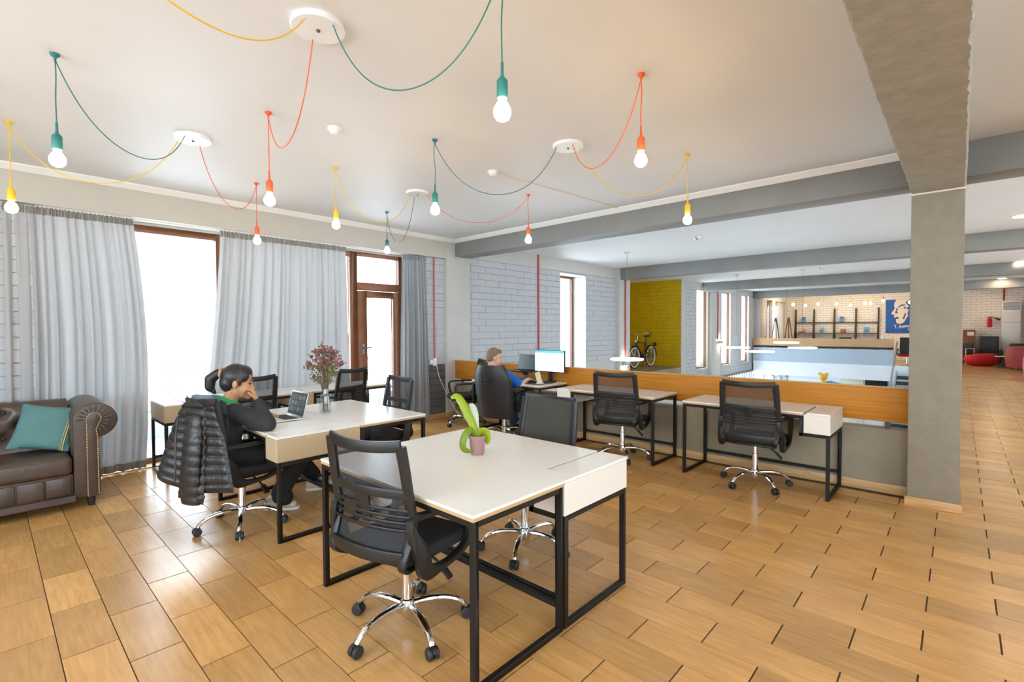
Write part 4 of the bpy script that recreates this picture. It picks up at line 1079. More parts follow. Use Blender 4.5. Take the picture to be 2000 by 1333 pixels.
leaf([(-.01,0,.105),(-.025,-.004,.14),(-.05,-.006,.135),(-.062,-.006,.10),(-.058,-.002,.06)],.026,'leaf_green')
leaf([(.0,.02,.105),(.012,.04,.17),(.02,.06,.235),(.035,.075,.275),(.055,.09,.285)],.022,'leaf_pale')

# ================================================================== WALL FITTINGS near the pilaster
cnd = lambda x,y,z0,z1,lab,r=.011: tag(MB().cyl((x,y,z0),(x,y,z1),r,10).build('red_conduit', 'red_pipe', None), lab, 'pipe')
cnd(5.09,6.44,1.02,2.69,'red conduit down the white bricks to the wall sockets beside the dark curtain')
cnd(7.82,6.44,-.4,H,'red conduit on the white brick wall above the laptop',.018)
cnd(11.22,6.34,.66,H,'red conduit on the pilaster above the lit wall lamp',.02)
cnd(17.75,6.34,1.1,2.74,'red conduit on the far pilaster',.02)
cnd(27.78,-1.30,2.55,H,'red conduit above the air conditioner',.03)
so = thing('wall_socket', 'cream wall sockets at the foot of the red conduit', 'socket', (5.08,6.452,.93))
MB().box(-.035,.035,-.045,0,-.04,.085).build('box', 'plastic_white', so, bevel=.006); MB().box(-.10,-.035,-.035,0,-.01,.06).build('outlet', 'plastic_white', so, bevel=.006)
tag(MB().tube(spline([(5.10,6.40,.90),(5.14,6.38,.70),(5.24,6.34,.45),(5.33,6.25,.20),(5.36,6.1,.02)],8),.006,6).build('white_cable', 'plastic_white', None), 'white cable hanging from the wall sockets to the floor', 'cable')
# ================================================================== PENDANT LAMPS
CAN = {'A':(1.17,2.39),'B':(1.16,4.50),'C':(3.33,2.42),'D':(3.32,4.48)}
for k,(x,y) in CAN.items():
    t = thing('ceiling_canopy', {'A':'large white ceiling canopy nearest the camera, feeding three coloured cords','B':'white ceiling canopy above the middle curtain side','C':'white ceiling canopy nearest the grey beam and column','D':'white ceiling canopy nearest the balcony door'}[k], 'lamp canopy', (x,y,H), 0, 'white ceiling canopies')
    MB().lathe([(.128,0),(.130,-.004),(.130,-.022),(.124,-.027),(.001,-.027)],40).build('plate', 'canopy_white', t)
    MB().lathe([(.010,-.027),(.010,-.033),(.005,-.038),(.001,-.039)],12).build('screw', 'alu_dark', t)
# canopy, hook xy, cord colour, bulb, sag, bulb z, label
LAMPS = [
 ('B',(.30,3.70),'teal','bulb_white',.33,2.455,'bulb on a teal cord in front of the lintel, upper left'),
 ('B',(.16,5.14),'yellow','bulb_warm',.38,2.41,'bulb on a yellow cord above the left curtain'),
 ('A',(1.39,3.60),'orange','bulb_cool',.36,2.42,'cool white bulb on an orange cord left of the smoke detector'),
 ('B',(1.96,5.42),'orange','bulb_warm',.36,2.44,'bulb on an orange cord above the middle curtain'),
 ('D',(2.29,4.37),'yellow','bulb_white',.40,2.50,'bulb on a yellow cord above the vase of flowers'),
 ('D',(3.59,5.51),'teal','bulb_cool',.44,2.53,'small looking bulb on a teal cord in front of the balcony door'),
 ('C',(2.50,3.14),'teal','bulb_warm',.40,2.47,'bulb on a teal cord near the corner pilaster'),
 ('D',(4.24,3.64),'orange','bulb_cool',.30,2.52,'cool white bulb on an orange cord in front of the grey beam'),
 ('C',(2.71,1.43),'orange','bulb_warm',.34,2.52,'bulb on an orange cord at the upper right'),
 ('C',(4.23,1.78),'yellow','bulb_warm',.36,2.46,'bulb on a yellow cord in front of the grey beam, nearest the column'),
 ('A',(1.50,1.43),'teal','bulb_white',.40,2.42,'largest looking bulb on a teal cord, hanging nearest the camera'),
 ('A',(-.12,1.74),'yellow','bulb_warm',.36,2.46,'bulb on the yellow cord that leaves the picture at the upper left'),
]
sock = MB().lathe([(.006,.200),(.0065,.150),(.010,.138),(.0225,.124),(.0235,.116),(.0235,.055),(.021,.050),(.001,.050)],22)
bulb_m = MB().lathe([(.0135,.052),(.015,.042),(.024,.028),(.035,.008),(.0375,-.008),(.035,-.024),(.026,-.037),(.013,-.044),(.001,-.046)],20)
hook_m = MB().lathe([(.022,0),(.023,-.006),(.018,-.014),(.008,-.022),(.006,-.034),(.001,-.036)],18)
me_s = {}; me_h = {}; me_b = {}
for c in ('teal','yellow','orange'):
    me_s[c] = sock.mesh('socket'); me_s[c].materials.append(MATS[c+'_cord']); me_h[c] = hook_m.mesh('hook'); me_h[c].materials.append(MATS[c+'_cord'])
for b in ('bulb_warm','bulb_white','bulb_cool'): me_b[b] = bulb_m.mesh('bulb'); me_b[b].materials.append(MATS[b])
for (cn,hk,c,bm_n,sag,bz,lab) in LAMPS:
    t = thing('pendant_lamp', lab, 'lamp', (*hk,H), 0, 'bare bulb pendants on coloured cords')
    link('hook', me_h[c], t)
    o = link('socket', me_s[c], t); o.location = (0,0,bz-H)
    b = link('bulb', me_b[bm_n], o)
    r = random.Random(lab); w = r.uniform(-.006,.006)
    cd = MB(); cd.tube(spline([(0,0,-.028),(w,-w,-.12),(-w*.6,w*.6,-.25),(0,0,bz-H+.19)],6),.0032,7)
    cx_, cy_ = CAN[cn]; dv = Vector((hk[0]-cx_,hk[1]-cy_,0)); L_ = dv.length; e = dv.normalized()*.098
    p0 = Vector((cx_,cy_,0))+e+Vector((0,0,-.027)); p1 = Vector((hk[0],hk[1],-.030))
    pts = []
    for i in range(41):
        s = i/40; q = p0.lerp(p1,s); u = 2*s-1
        shape = (math.cosh(2.1*1)-math.cosh(2.1*u))/(math.cosh(2.1)-1)
        q.z -= sag*shape; pts.append((q.x-hk[0],q.y-hk[1],q.z))
    cd.tube(pts,.0032,7)
    cd.build('cord', c+'_cord', t)

# ---- smoke detectors and ceiling duct
for (x,y,lab) in ((1.84,3.51,'round smoke detector between the orange and teal cords'),(3.38,3.35,'round smoke detector at the end of the ceiling cable duct')):
    t = thing('smoke_detector', lab, 'smoke detector', (x,y,H), 0, 'smoke detectors')
    MB().lathe([(.052,0),(.053,-.012),(.048,-.018),(.001,-.018)],26).build('base', 'plastic_white', t); MB().lathe([(.040,-.018),(.040,-.03),(.030,-.042),(.012,-.048),(.001,-.048)],24).build('sensor', 'plastic_white', t)
tag(MB().box(3.44,5.46,-.008,.008,-.012,0, Matrix.Translation((0,3.37,H)) @ Matrix.Translation((3.44,0,0)) @ Matrix.Rotation(R(-4.6),4,'Z') @ Matrix.Translation((-3.44,0,0))).build('cable_duct', 'plaster_edge', None, smooth=False), 'narrow cable duct on the ceiling from the smoke detector to the beam', 'cable duct')
for (x,y,lab) in ((8.15,3.26,'small ceiling sensor just beyond the grey beam'),(14.4,2.62,'small ceiling sensor further over the void')):
    tag(MB().lathe([(.06,0),(.06,-.02),(.04,-.05),(.001,-.055)],18,Matrix.Translation((x,y,H))).build('ceiling_sensor', 'alu', None), lab, 'sensor')

# ---- ring lamps over the void
for i,(x,y,z,d,lab) in enumerate(((8.78,4.93,.875,.60,'nearest glowing ring lamp, in front of the bicycle'),(14.7,4.72,.93,.62,'ring lamp in front of the far narrow windows'),(19.4,5.45,.62,1.0,'wide ring lamp below the far narrow windows'),(14.65,3.05,.965,.62,'ring lamp in front of the gallery parapet, lower right'),(16.3,3.82,1.05,.62,'ring lamp in front of the gallery panel'))):
    t = thing('ring_lamp', lab, 'lamp', (x,y,z), 0, 'hanging ring lamps over the void')
    r = d/2
    MB().sweep([(r*math.cos(a),r*math.sin(a),0) for a in [2*PI*k/48 for k in range(48)]], RSEC(.017,.026,.4), (0,0,1), True).build('light_ring', 'ring_light', t)
    cb = MB(); cb.cyl((0,0,.45),(0,0,H-z),.004,6)
    for k in range(3): cb.cyl((r*math.cos(2.1*k),r*math.sin(2.1*k),.02),(0,0,.45),.002,5)
    cb.build('cable', 'alu_dark', t)
    MB().lathe([(.06,H-z),(.06,H-z-.03),(.001,H-z-.032)],18).build('ceiling_cup', 'alu', t)
# ---- wall lamps
for (x,y,z,lab) in ((11.16,6.36,.60,'up and down wall lamp on the near pilaster'),(17.95,6.36,.98,'up and down wall lamp on the far pilaster')):
    t = thing('wall_lamp', lab, 'lamp', (x,y,z))
    MB().box(-.05,.05,-.11,0,-.06,.06).build('body', 'alu', t, bevel=.004)
    for s in (-1,1): MB().box(-.042,.042,-.10,-.012,s*.061-.001,s*.061+.001).build('light', 'sconce_light', t, smooth=False)
# ---- recessed downlights in the corridor
DL = [(9.71,-.62),(16.6,-1.03),(21.84,-.97),(26.6,-.94)]
for i,(x,y) in enumerate(DL):
    t = thing('downlight', ('downlight at the right edge nearest the camera','second downlight along the corridor ceiling','third downlight along the corridor ceiling','farthest downlight along the corridor ceiling')[i], 'lamp', (x,y,H), 0, 'corridor downlights')
    MB().lathe([(.12,0),(.12,-.008),(.10,-.012)],28).build('rim', 'canopy_white', t); MB().lathe([(.10,-.0135),(.001,-.0135)],28).build('lens', 'down_light', t)
for i,(x,y) in enumerate(((24.2,5.1),(24.2,3.6),(24.2,2.1))):
    t = thing('downlight', ('downlight above the curtains of the far gallery','downlight above the shelves of the far gallery','downlight above the blue poster of the far gallery')[i], 'lamp', (x,y,H), 0, 'gallery downlights')
    MB().lathe([(.12,0),(.12,-.008),(.10,-.012)],28).build('rim', 'canopy_white', t); MB().lathe([(.10,-.0135),(.001,-.0135)],28).build('lens', 'down_light', t)
# ================================================================== BICYCLE in the alcove
bk = thing('bicycle', 'black city bicycle with white rimmed wheels in front of the yellow wall', 'bicycle', (13.95,7.28,.26), R(180))
# local: +x forward; wheel radius .34
def wheel(x, nm):
    w = MB(); M = Matrix.Translation((x,0,.345)) @ Matrix.Rotation(PI/2,4,'X')
    t_ = w.sweep([(x+.325*math.cos(a),0,.345+.325*math.sin(a)) for a in [2*PI*k/40 for k in range(40)]], [(.02*math.cos(q),.02*math.sin(q)) for q in [2*PI*i/8 for i in range(8)]], (0,1,0), True).build('tyre', 'rubber', bk)
    MB().sweep([(x+.295*math.cos(a),0,.345+.295*math.sin(a)) for a in [2*PI*k/40 for k in range(40)]], RSEC(.017,.016), (0,1,0), True).build('rim', 'plastic_white', t_)
    sp = MB()
    for k in range(24):
        a = 2*PI*k/24; sp.cyl((x,.03*(-1)**k,.345),(x+.29*math.cos(a),0,.345+.29*math.sin(a)),.0018,4)
    sp.cyl((x,-.05,.345),(x,.05,.345),.025,10); sp.build('spokes', 'alu', t_)
    fd = MB(); fd.sweep([(x+.355*math.cos(a),0,.345+.355*math.sin(a)) for a in [R(20)+R(165)*k/20 for k in range(21)]], RSEC(.03,.004), (0,1,0)); fd.build('mudguard', 'plastic_black', bk)
wheel(.53,'front'); wheel(-.53,'rear')
f = MB()
ht, hb_, bb_, stt, ra = (.36,0,.86),(.40,0,.70),(-.06,0,.33),(-.20,0,.86),(-.53,0,.345)
for a,b,r in ((ht,hb_,.02),(hb_,bb_,.018),((.37,0,.82),(-.185,0,.76),.017),(bb_,stt,.017)): f.cyl(a,b,r,10)
for s in (-1,1):
    f.cyl((-.06,s*.04,.33),(-.53,s*.06,.345),.01,8); f.cyl((-.17,s*.03,.74),(-.53,s*.06,.345),.009,8); f.cyl((.405,s*.05,.69),(.53,s*.05,.345),.013,8)
f.cyl((.405,-.055,.69),(.405,.055,.69),.014,8); f.build('frame', 'plastic_black', bk)
hbm = MB(); hbm.cyl(ht,(.335,0,1.02),.013,8)
for s in (-1,1): hbm.tube(spline([(.335,0,1.02),(.37,s*.10,1.05),(.30,s*.26,1.10),(.12,s*.31,1.07)],6),.011,8)
hbm.build('handlebar', 'alu', bk)
for s in (-1,1): MB().cyl((.19,s*.30,1.085),(.06,s*.315,1.06),.018,10).build('grip', 'rubber', bk)
sd = MB(); sd.ell((-.24,0,.98),(.13,.075,.035),16,8); sd.ell((-.32,0,.985),(.07,.105,.035),14,8); sd.cyl(stt,(-.225,0,.96),.013,8); sd.build('saddle', 'wood_dark', bk)
rk = MB()
for y in (-.06,0,.06): rk.cyl((-.28,y,.76),(-.82,y,.76),.006,6)
rk.cyl((-.82,-.06,.76),(-.82,.06,.76),.006,6)
for s in (-1,1): rk.cyl((-.62,s*.06,.76),(-.53,s*.06,.345),.006,6)
rk.box(-.84,-.82,-.05,.05,.66,.78); rk.build('rack', 'dark_metal', bk)
cr = MB(); cr.lathe([(.001,-.004),(.095,-.004),(.095,.004),(.001,.004)],24,Matrix.Translation((-.06,-.06,.33)) @ Matrix.Rotation(PI/2,4,'X')); cr.box(-.02,.10,-.085,-.07,.17,.19); cr.cyl((-.06,-.07,.33),(.02,-.08,.18),.008,6); cr.cyl((-.06,.07,.33),(-.14,.08,.48),.008,6); cr.box(-.19,-.09,.07,.16,.475,.49); cr.build('crank', 'dark_metal', bk)
ks = MB(); ks.cyl((-.10,0,.30),(-.20,-.12,.01),.009,6); ks.cyl((-.10,0,.30),(-.20,.12,.01),.009,6); ks.build('kickstand', 'dark_metal', bk)
hl = MB(); hl.ell((.47,0,.84),(.05,.045,.045),12,8); hl.build('headlamp', 'alu', bk)
tag(MB().lathe([(.001,-.05),(.045,-.04),(.06,0),(.05,.04),(.001,.05)],14,Matrix.Translation((11.7,8.25,1.37)) @ Matrix.Rotation(PI/2,4,'X')).build('coat_hook', 'black_matt', None), 'small black knob on the yellow wall left of the bicycle', 'wall hook')

# ================================================================== FAR GALLERY
FX = 27.55
sh = thing('shelf_unit', 'long dark ladder shelf unit on the far gallery wall', 'shelf', (FX,4.4,0))
for i,y in enumerate((6.07,5.28,4.43,3.58,2.73)):
    MB().prism([(.20,0),(.24,0),(.21,2.40),(.17,2.40)], y-4.4-.03, y-4.4+.03, 'y').build('post', 'wood_dark', sh, smooth=False)
    MB().prism([(-.28,0),(-.22,0),(.19,2.38),(.16,2.38)], y-4.4-.022, y-4.4+.022, 'y').build('ladder_leg', 'wood_dark', sh, smooth=False)
for z,d in ((1.72,.06),(1.20,-.04),(.70,-.12)): MB().box(d,.22,-1.67,1.67,z,z+.035).build('shelf_board', 'wood_dark', sh, smooth=False)
def book(y, z, m, lab, w=.16, h=.26):
    t = thing('display_book', lab, 'book', (FX+.1,y,z), 0, 'books standing on the gallery shelves'); t.rotation_euler = (0,R(10),0)
    MB().box(-.02,.02,-w/2,w/2,0,h).build('cover', m, t, smooth=False); MB().box(-.024,-.02,-w/2+.03,w/2-.03,h*.15,h*.5).build('cover_picture', 'book_cyan' if m=='book_blue' else 'book_blue', t, smooth=False)
book(5.72,1.755,'book_blue','blue book on the upper shelf at the left'); book(4.13,1.755,'book_blue','blue book on the upper shelf in the third bay'); book(4.93,1.235,'book_cyan','light blue book on the lower shelf in the second bay'); book(3.17,1.235,'book_cyan','blue and cyan book on the lower shelf in the right bay',.2,.28)
for y,z,lab in ((5.70,1.755,'small wooden stand under the left blue book'),):
    pass
tag(MB().box(FX-.02,FX+.16,3.96,4.16,1.236,1.42).build('wooden_box', 'box_brown', None, bevel=.005), 'small brown box on the lower shelf of the gallery', 'box')
tag(blob('clay_figure', [((FX+.08,5.72,1.30),(.09,.12,.07)),((FX+.06,5.68,1.38),(.07,.08,.06)),((FX+.08,5.85,1.28),(.06,.06,.05))], 'clay', None, .02, 3, .5), 'reddish clay figure on the lower shelf in the left bay', 'figurine')
# poster: blue panel with a pale face in profile and a handwritten line
po_ = thing('wall_poster', 'blue poster with a cream face in profile and handwriting', 'poster', (27.79,2.47,1.24))
MB().box(-.04,0,-1.06,0,0,1.49).build('panel', 'poster_blue', po_, smooth=False)
W_ = .94/53.; S_ = 1.49/65.
def pp_(x,y): return (-(x-1730)*.0181, (651-y)*.0229)   # poster plane: across, up (metres)
face = [(1750.5,586),(1747,592),(1746,598),(1748,603),(1744,608),(1741,613),(1744,615),(1748,615),(1746,619),(1748,622),(1752,622),(1750,626),(1752,632),(1758,633),(1764,632),(1768,627),(1771,621),(1774,618),(1772,613),(1775,606),(1770,604),(1775,599),(1772,596),(1768,592),(1776,586)]
MB().prism([pp_(*p) for p in face], -.046, -.04, 'x').build('face', 'poster_cream', po_, smooth=False)
dk = MB()
for poly in ([(1754,600),(1759,596),(1765,595),(1770,597),(1764,598),(1759,599),(1755,602)],[(1752,601),(1750,607),(1748,611),(1750,613),(1755,612),(1752,609),(1754,603)],[(1748,621),(1753,619),(1757,622),(1753,624)],[(1766,600),(1770,601),(1768,604),(1764,603)],[(1763,623),(1768,612),(1770,614),(1766,625)]):
    dk.prism([pp_(*p) for p in poly], -.05, -.046, 'x')
dk.build('face_shading', 'poster_blue', po_, smooth=False)
wr = MB()
for stroke in ([(1746,635),(1748,637),(1751,635.5)],[(1750,635),(1749.5,642)],[(1749,642),(1751.5,641)],[(1754,641.5),(1754.5,642)],[(1756,642),(1759,635),(1760,642)],[(1757,639.5),(1761,638.5)],[(1762,641),(1763,636.5),(1764,641),(1766,636)],[(1766,636),(1766.5,640),(1768,636),(1769,640),(1771,635.5)],[(1771,635.5),(1772,639.5),(1774,636),(1775,645),(1773.5,646)],[(1775,637),(1779,634.5)]):
    wr.sweep([(-.046,*pp_(*p)) for p in stroke] if len(stroke)==2 else spline([(-.046,*pp_(*p)) for p in stroke],4), RSEC(.004,.010), (1,0,0))
wr.build('handwriting', 'poster_cream', po_, smooth=False)
# easels
for i,(y,lab) in enumerate(((6.02,'left wooden easel on the far gallery'),(5.55,'right wooden easel on the far gallery'))):
    x = 23.85+i*.2
    t = thing('easel', lab, 'easel', (x,y,0), R(10), 'easels on the gallery')
    for a,b in (((0,.28,0),(.1,.02,1.95)),((0,-.28,0),(.1,-.02,1.95)),((.5,0,0),(.1,0,1.9))): MB().cyl(a,b,.022,6).build('leg', 'wood_brown', t)
    MB().box(.0,.05,-.24,.24,.95,.99).build('ledge', 'wood_brown', t); MB().box(.05,.07,-.18,.18,.5,.94).build('board', 'skirting_oak', t)
curtain('curtain', 'brownish curtain left of the window on the far gallery', (24.2,24.75), (24.15,24.8), 6.40, .05, 2.75, 6, 'curtain_beige', 21, hem=False)['group'] = 'gallery curtains'
curtain('curtain', 'white curtain right of the window on the far gallery', (25.6,27.0), (25.5,27.0), 6.40, .05, 2.75, 9, 'curtain', 22, hem=False)['group'] = 'gallery curtains'
# gallery bulbs
GB = [(25.6,5.72,2.56,'bulb_warm'),(25.6,5.22,2.50,'bulb_white'),(25.6,4.72,2.55,'bulb_cool'),(25.6,4.02,2.53,'bulb_white'),(25.6,3.50,2.46,'bulb_white'),(25.6,2.98,2.52,'bulb_white'),(25.6,2.80,2.51,'bulb_white'),(25.6,2.37,2.60,'bulb_warm'),(25.6,1.50,2.50,'bulb_warm')]
GL = ['warm bulb in front of the gallery curtains','second hanging bulb from the left above the gallery shelves','third hanging bulb from the left, the coolest, above the gallery shelves','fourth hanging bulb from the left above the gallery shelves','fifth hanging bulb from the left above the gallery shelves','sixth hanging bulb from the left above the gallery shelves','seventh hanging bulb from the left above the gallery shelves','bulb on an orange cord beside the blue poster','bulb hanging in front of the poster beside the column']
for (x,y,z,b),lab in zip(GB,GL):
    t = thing('gallery_pendant', lab, 'lamp', (x,y,z), 0, 'hanging bulbs on the far gallery')
    MB().cyl((0,0,.12),(0,0,H-z),.005,6).build('cord', 'orange_cord' if 'orange' in lab else ('teal_cord' if 'cool' in lab else 'yellow_cord'), t); MB().lathe([(.008,.2),(.025,.15),(.026,.07),(.001,.06)],12).build('socket', 'orange_cord' if 'orange' in lab else 'yellow_cord', t)
    MB().ell((0,0,.01),(.055,.055,.06),14,10).build('bulb', 'gallery_bulb', t)
# gallery furniture
gd = thing('gallery_desk', 'dark low bench behind the gallery panel', 'bench', (23.3,4.3,0)); MB().box(-.3,.3,-2.0,1.9,.70,.74).build('top', 'wood_dark', gd)
for y in (-1.9,0,1.8): MB().box(-.28,.28,y-.03,y+.03,0,.70).build('leg', 'wood_dark', gd)
for (y,w,h,m,lab) in ((3.35,.42,.36,'black_matt','black monitor on the gallery bench below the right shelves'),(3.85,.5,.22,'black_matt','low black case on the gallery bench'),(5.4,.6,.20,'dark_metal','dark equipment on the gallery bench at the left')):
    t = thing('bench_equipment', lab, 'equipment', (23.3,y,.74)); MB().box(-.03,.03,-w/2,w/2,.03,h).build('case', m, t, bevel=.01); MB().box(-.1,.1,-w/4,w/4,0,.03).build('foot', m, t)
tag(MB().lathe([(.001,0),(.035,0),(.045,.14),(.001,.14)],14,Matrix.Translation((22.06,2.05,1.07))).build('paper_cup', 'plastic_white', None), 'white cup standing on the end of the gallery panel', 'cup')
gc = thing('gallery_chair', 'dark office chair with a red seat at the top of the stairs', 'chair', (22.9,1.40,0), R(10))
for k in range(5):
    l = MB().tube([(.02,0,.10),(.2,0,.11),(.29,0,.06)],.016,8).build('base_leg', 'chrome', gc); l.rotation_euler = (0,0,2*PI*k/5+.4)
    MB().ell((.30,0,.03),(.03,.02,.03),10,6).build('caster', 'rubber', l)
MB().cyl((0,0,.08),(0,0,.42),.025,10).build('gas_column', 'chrome', gc); MB().box(-.25,.25,-.25,.25,.42,.52).build('seat', 'red_fabric', gc, bevel=.03, seg=3)
MB().box(-.32,-.26,-.25,.25,.55,1.15,Matrix.Rotation(R(-4),4,'Y')).build('backrest', 'black_matt', gc, bevel=.025, seg=3)
for s in (-1,1): MB().tube([(-.2,s*.28,.45),(-.22,s*.28,.70),(.12,s*.28,.70),(.14,s*.28,.47)],.018,8).build('armrest', 'black_matt', gc)

# ================================================================== CORRIDOR END
ac = thing('air_conditioner', 'tall white floor standing air conditioner against the far wall', 'air conditioner', (27.6,-1.50,0))
MB().box(-.18,.18,-.27,.27,0,2.52).build('cabinet', 'ac_white', ac, bevel=.02, seg=3)
MB().box(-.185,-.178,-.23,.23,2.16,2.46).build('outlet', 'alu_dark', ac, smooth=False)
for k in range(6): MB().box(-.20,-.183,-.23,.23,2.18+k*.046,2.195+k*.046).build('louvre', 'ac_white', ac, smooth=False)
MB().box(-.186,-.179,-.07,.07,2.05,2.12).build('display', 'alu', ac, smooth=False)
MB().box(-.184,-.18,-.265,.265,1.66,1.67).build('panel_joint', 'alu_dark', ac, smooth=False)
fe = thing('fire_extinguisher', 'red fire extinguisher hanging on the white brick wall', 'fire extinguisher', (27.66,-.90,1.48))
MB().lathe([(.001,0),(.07,.0),(.075,.02),(.075,.32),(.055,.37),(.025,.39),(.025,.42),(.001,.42)],20).build('cylinder', 'red_fabric', fe)
MB().tube([(0,0,.40),(0,-.08,.42),(0,-.16,.36)],.014,8).build('hose', 'black_matt', fe); MB().cyl((0,-.14,.375),(0,-.30,.30),.02,8,.045).build('horn', 'black_matt', fe); MB().box(-.03,.03,-.06,.06,.41,.43).build('lever', 'black_matt', fe); MB().box(.07,.14,-.03,.03,.1,.3).build('bracket', 'dark_metal', fe)
cb_ = thing('side_cabinet', 'brown wooden cabinet beside the column at the end of the corridor', 'cabinet', (27.45,-.24,0)); MB().box(-.25,.25,-.24,.24,0,1.38).build('body', 'wood_brown', cb_, bevel=.008); MB().box(-.256,-.25,-.20,.0,1.14,1.30).build('notice', 'plastic_white', cb_, smooth=False); MB().box(-.262,-.25,-.22,.22,.05,.62).build('door', 'wood_brown', cb_, bevel=.004)
vc = thing('visitor_chair', 'black visitor chair with white metal frame in front of the brown cabinet', 'chair', (26.5,-.10,0), R(150)); MB().box(-.24,.24,-.22,.22,.42,.48).build('seat', 'black_matt', vc, bevel=.02); MB().box(-.28,-.22,-.22,.22,.50,.85).build('backrest', 'black_matt', vc, bevel=.02)
for s in (-1,1): MB().tube([(.24,s*.25,0),(.24,s*.25,.64),(-.25,s*.25,.64),(-.28,s*.25,0)],.016,8).build('side_frame', 'plastic_white', vc)
bc = thing('lounge_chair', 'black leather lounge chair below the fire extinguisher', 'chair', (26.95,-.88,0), R(180)); MB().box(-.3,.3,-.28,.28,.22,.46).build('seat', 'exec_leather', bc, bevel=.05, seg=3); MB().box(-.36,-.24,-.28,.28,.40,1.12).build('backrest', 'exec_leather', bc, bevel=.05, seg=3)
for s in (-1,1): MB().box(-.3,.3,s*.32-.05,s*.32+.05,.1,.6).build('armrest', 'exec_leather', bc, bevel=.03, seg=3)
for x in (-.25,.25):
    for s in (-1,1): MB().cyl((x,s*.28,0),(x,s*.28,.22),.02,8).build('leg', 'dark_metal', bc)
# bean bag
bgt = thing('bean_bag', 'bright red bean bag lying on the corridor floor', 'bean bag', (25.9,-.62,0))
def bgf(u,v):
    a = 2*PI*u; r = math.sin(PI*v)**.62; z = (1-math.cos(PI*v))/2
    k = 1+.05*math.sin(3*a+1)+.03*math.sin(7*a)*v
    return (.42*r*math.cos(a)*k, .50*r*math.sin(a)*k, .52*z**.9*(1-.35*(math.sin(a)*r*.5+.5)*z*.5))
MB().grid(bgf,36,18,cu=True).build('bag', 'red_fabric', bgt, ang=180); MB().tube([(.40*math.cos(a),.48*math.sin(a),.20+.03*math.sin(2*a)) for a in [2*PI*k/30 for k in range(30)]],.006,5,True).build('seam', 'tub_red', bgt)
def tub(loc, rz, label, m):
    t = thing('tub_chair', label, 'armchair', loc, rz, 'red tub armchairs')
    def wall(u,v):
        a = R(70)+R(220)*u; rr = .40 if v < .5 else .30; q = abs(2*v-1)
        h = .84-.14*abs(2*u-1)**3
        r = .41-.10*(1 if v > .5 else 0)
        z = .08+(h-.08)*(1-q) if True else 0
        return ((r)*math.cos(a), (r)*math.sin(a), z)
    prof = [(.40,.09),(.425,.45),(.42,.75),(.40,.82),(.35,.84),(.31,.80),(.30,.45)]
    n = 28; vs = []; fs = []
    for i in range(n+1):
        a = R(62)+R(236)*i/n; hh = 1-.16*abs(2*i/n-1)**3
        vs += [(r*math.cos(a), r*math.sin(a), z*hh if z > .3 else z) for r,z in prof]
    k = len(prof)
    for i in range(n):
        for j in range(k-1): fs.append((i*k+j,i*k+j+1,(i+1)*k+j+1,(i+1)*k+j))
    fs += [tuple(range(k)), tuple(n*k+j for j in range(k))]
    MB()._add(vs,fs).build('shell', m, t, ang=50)
    MB().lathe([(.001,.46),(.26,.46),(.30,.43),(.31,.30),(.31,.10),(.001,.10)],28,Matrix.Translation((.02,0,0))).build('seat', m, t)
    for a in (45,135,225,315): MB().cyl((.28*math.cos(R(a)),.28*math.sin(R(a)),0),(.28*math.cos(R(a)),.28*math.sin(R(a)),.1),.022,8).build('foot', 'dark_metal', t)
tub((24.3,-1.62,0), R(20), 'red leather tub armchair seen from behind at the right edge', 'tub_red')
tub((19.4,-1.72,0), R(30), 'pinkish tub armchair cut by the right edge of the picture', 'tub_pink')
cf = thing('coffee_table', 'small dark round table between the bean bag and the tub armchair', 'table', (25.2,-1.18,0)); MB().lathe([(.22,.40),(.22,.425),(.001,.425)],24).build('top', 'plastic_white', cf); MB().cyl((0,0,0),(0,0,.40),.03,10).build('leg', 'dark_metal', cf); MB().lathe([(.16,0),(.16,.015),(.03,.03)],20).build('base', 'dark_metal', cf)
bs = thing('dark_sofa', 'dark brown sofa half hidden behind the red tub armchair', 'sofa', (26.1,-2.15,0)); MB().box(-.4,.4,-.75,.75,.1,.45).build('seat', 'sofa_leather', bs, bevel=.04); MB().box(.2,.45,-.75,.75,.3,.86).build('backrest', 'sofa_leather', bs, bevel=.06, seg=3)
for s in (-1,1): MB().box(-.4,.45,s*.72-.1,s*.72+.1,.08,.72).build('arm', 'sofa_leather', bs, bevel=.06, seg=3)
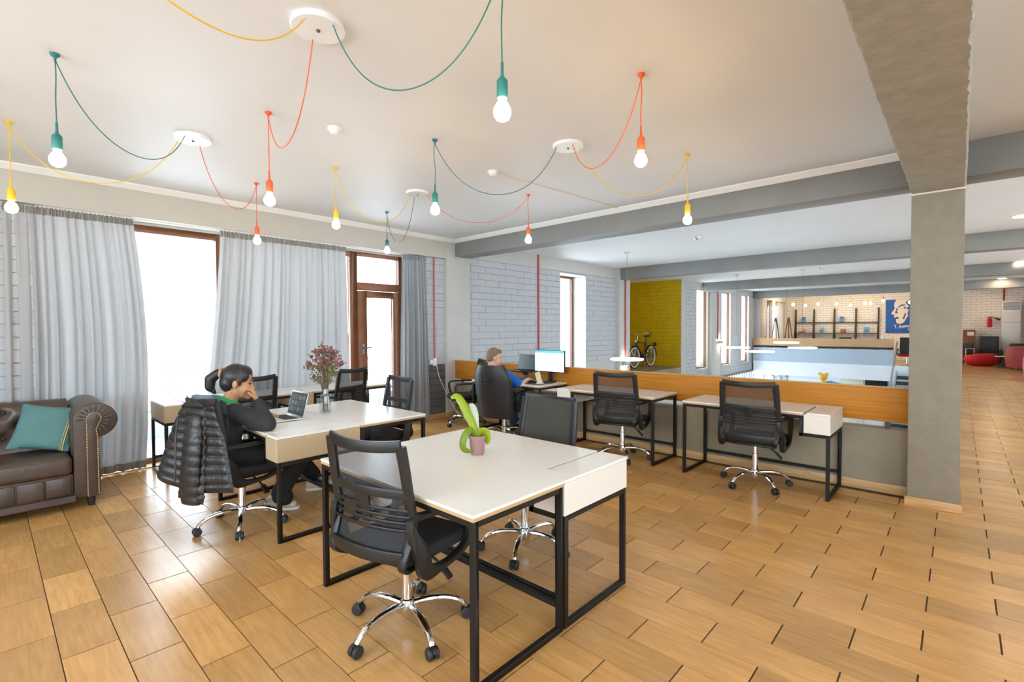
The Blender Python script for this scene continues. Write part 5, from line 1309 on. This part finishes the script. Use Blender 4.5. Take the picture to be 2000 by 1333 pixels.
# ================================================================== LOWER HALL
tvt = thing('wall_screen', 'large dark screen on the lower wall beside the stairs', 'screen', (22.12,2.22,-.86)); MB().box(0,.05,-.33,.33,-.3,.48).build('case', 'black_matt', tvt, bevel=.006); MB().box(-.004,0,-.31,.31,-.28,.46).build('glass', 'tv_black', tvt, smooth=False)
ty = thing('balloon_figure', 'yellow balloon figure in the lower hall above the oak panel', 'figure', (19.5,3.42,LOW+.14))
off_ = blob('head', [((0,0,2.55),(.13,.13,.13)),((0,.10,2.66),(.06,.06,.06)),((0,-.10,2.66),(.06,.06,.06)),((0,0,2.30),(.09,.09,.16)),((0,0,1.6),.16,(0,0,2.2),.10),((0,0,.3),.2,(0,0,1.6),.17)], 'toy_yellow', ty, .025, 3, .5)
MB().lathe([(.001,0),(.30,0),(.30,.3),(.001,.3)],20).build('pedestal', 'lower_white', ty)
tt = thing('teal_awning', 'teal dome behind the yellow balloon figure', 'awning', (20.4,3.35,LOW)); MB().lathe([(.40,2.30),(.30,2.42),(.001,2.5)],20).build('dome', 'toy_teal', tt); MB().cyl((0,0,0),(0,0,2.35),.04,8).build('pole', 'alu', tt)
bn = thing('toy_garland', 'pink, purple and orange garland in the lower hall, seen below the oak panel', 'garland', (7.2,1.75,-.03))
for i in range(9):
    MB().ell((0,.30-.075*i,-.02*math.sin(i*.9)),(.045,.045,.05),10,8).build('pompom', ('pink','purple','toy_yellow')[i%3], bn)
MB().tube([(0,.34,.02),(0,0,-.01),(0,-.34,.02)],.006,5).build('string', 'plastic_white', bn); MB().box(-.02,.02,.33,.37,LOW+.03,.06).build('pole', 'alu', bn); MB().box(-.02,.02,-.37,-.33,LOW+.03,.06).build('pole', 'alu', bn)
gp = thing('dark_cabinet', 'dark cabinet with a green cloth in the lower hall, seen through the parapet gap', 'cabinet', (7.0,.80,LOW)); MB().box(-.3,.3,-.16,.30,0,2.92).build('body', 'black_matt', gp); MB().box(-.31,-.2,-.05,.08,2.85,2.95).build('cloth', 'leaf_green', gp)
# lamps of the lower hall ceiling under the gallery
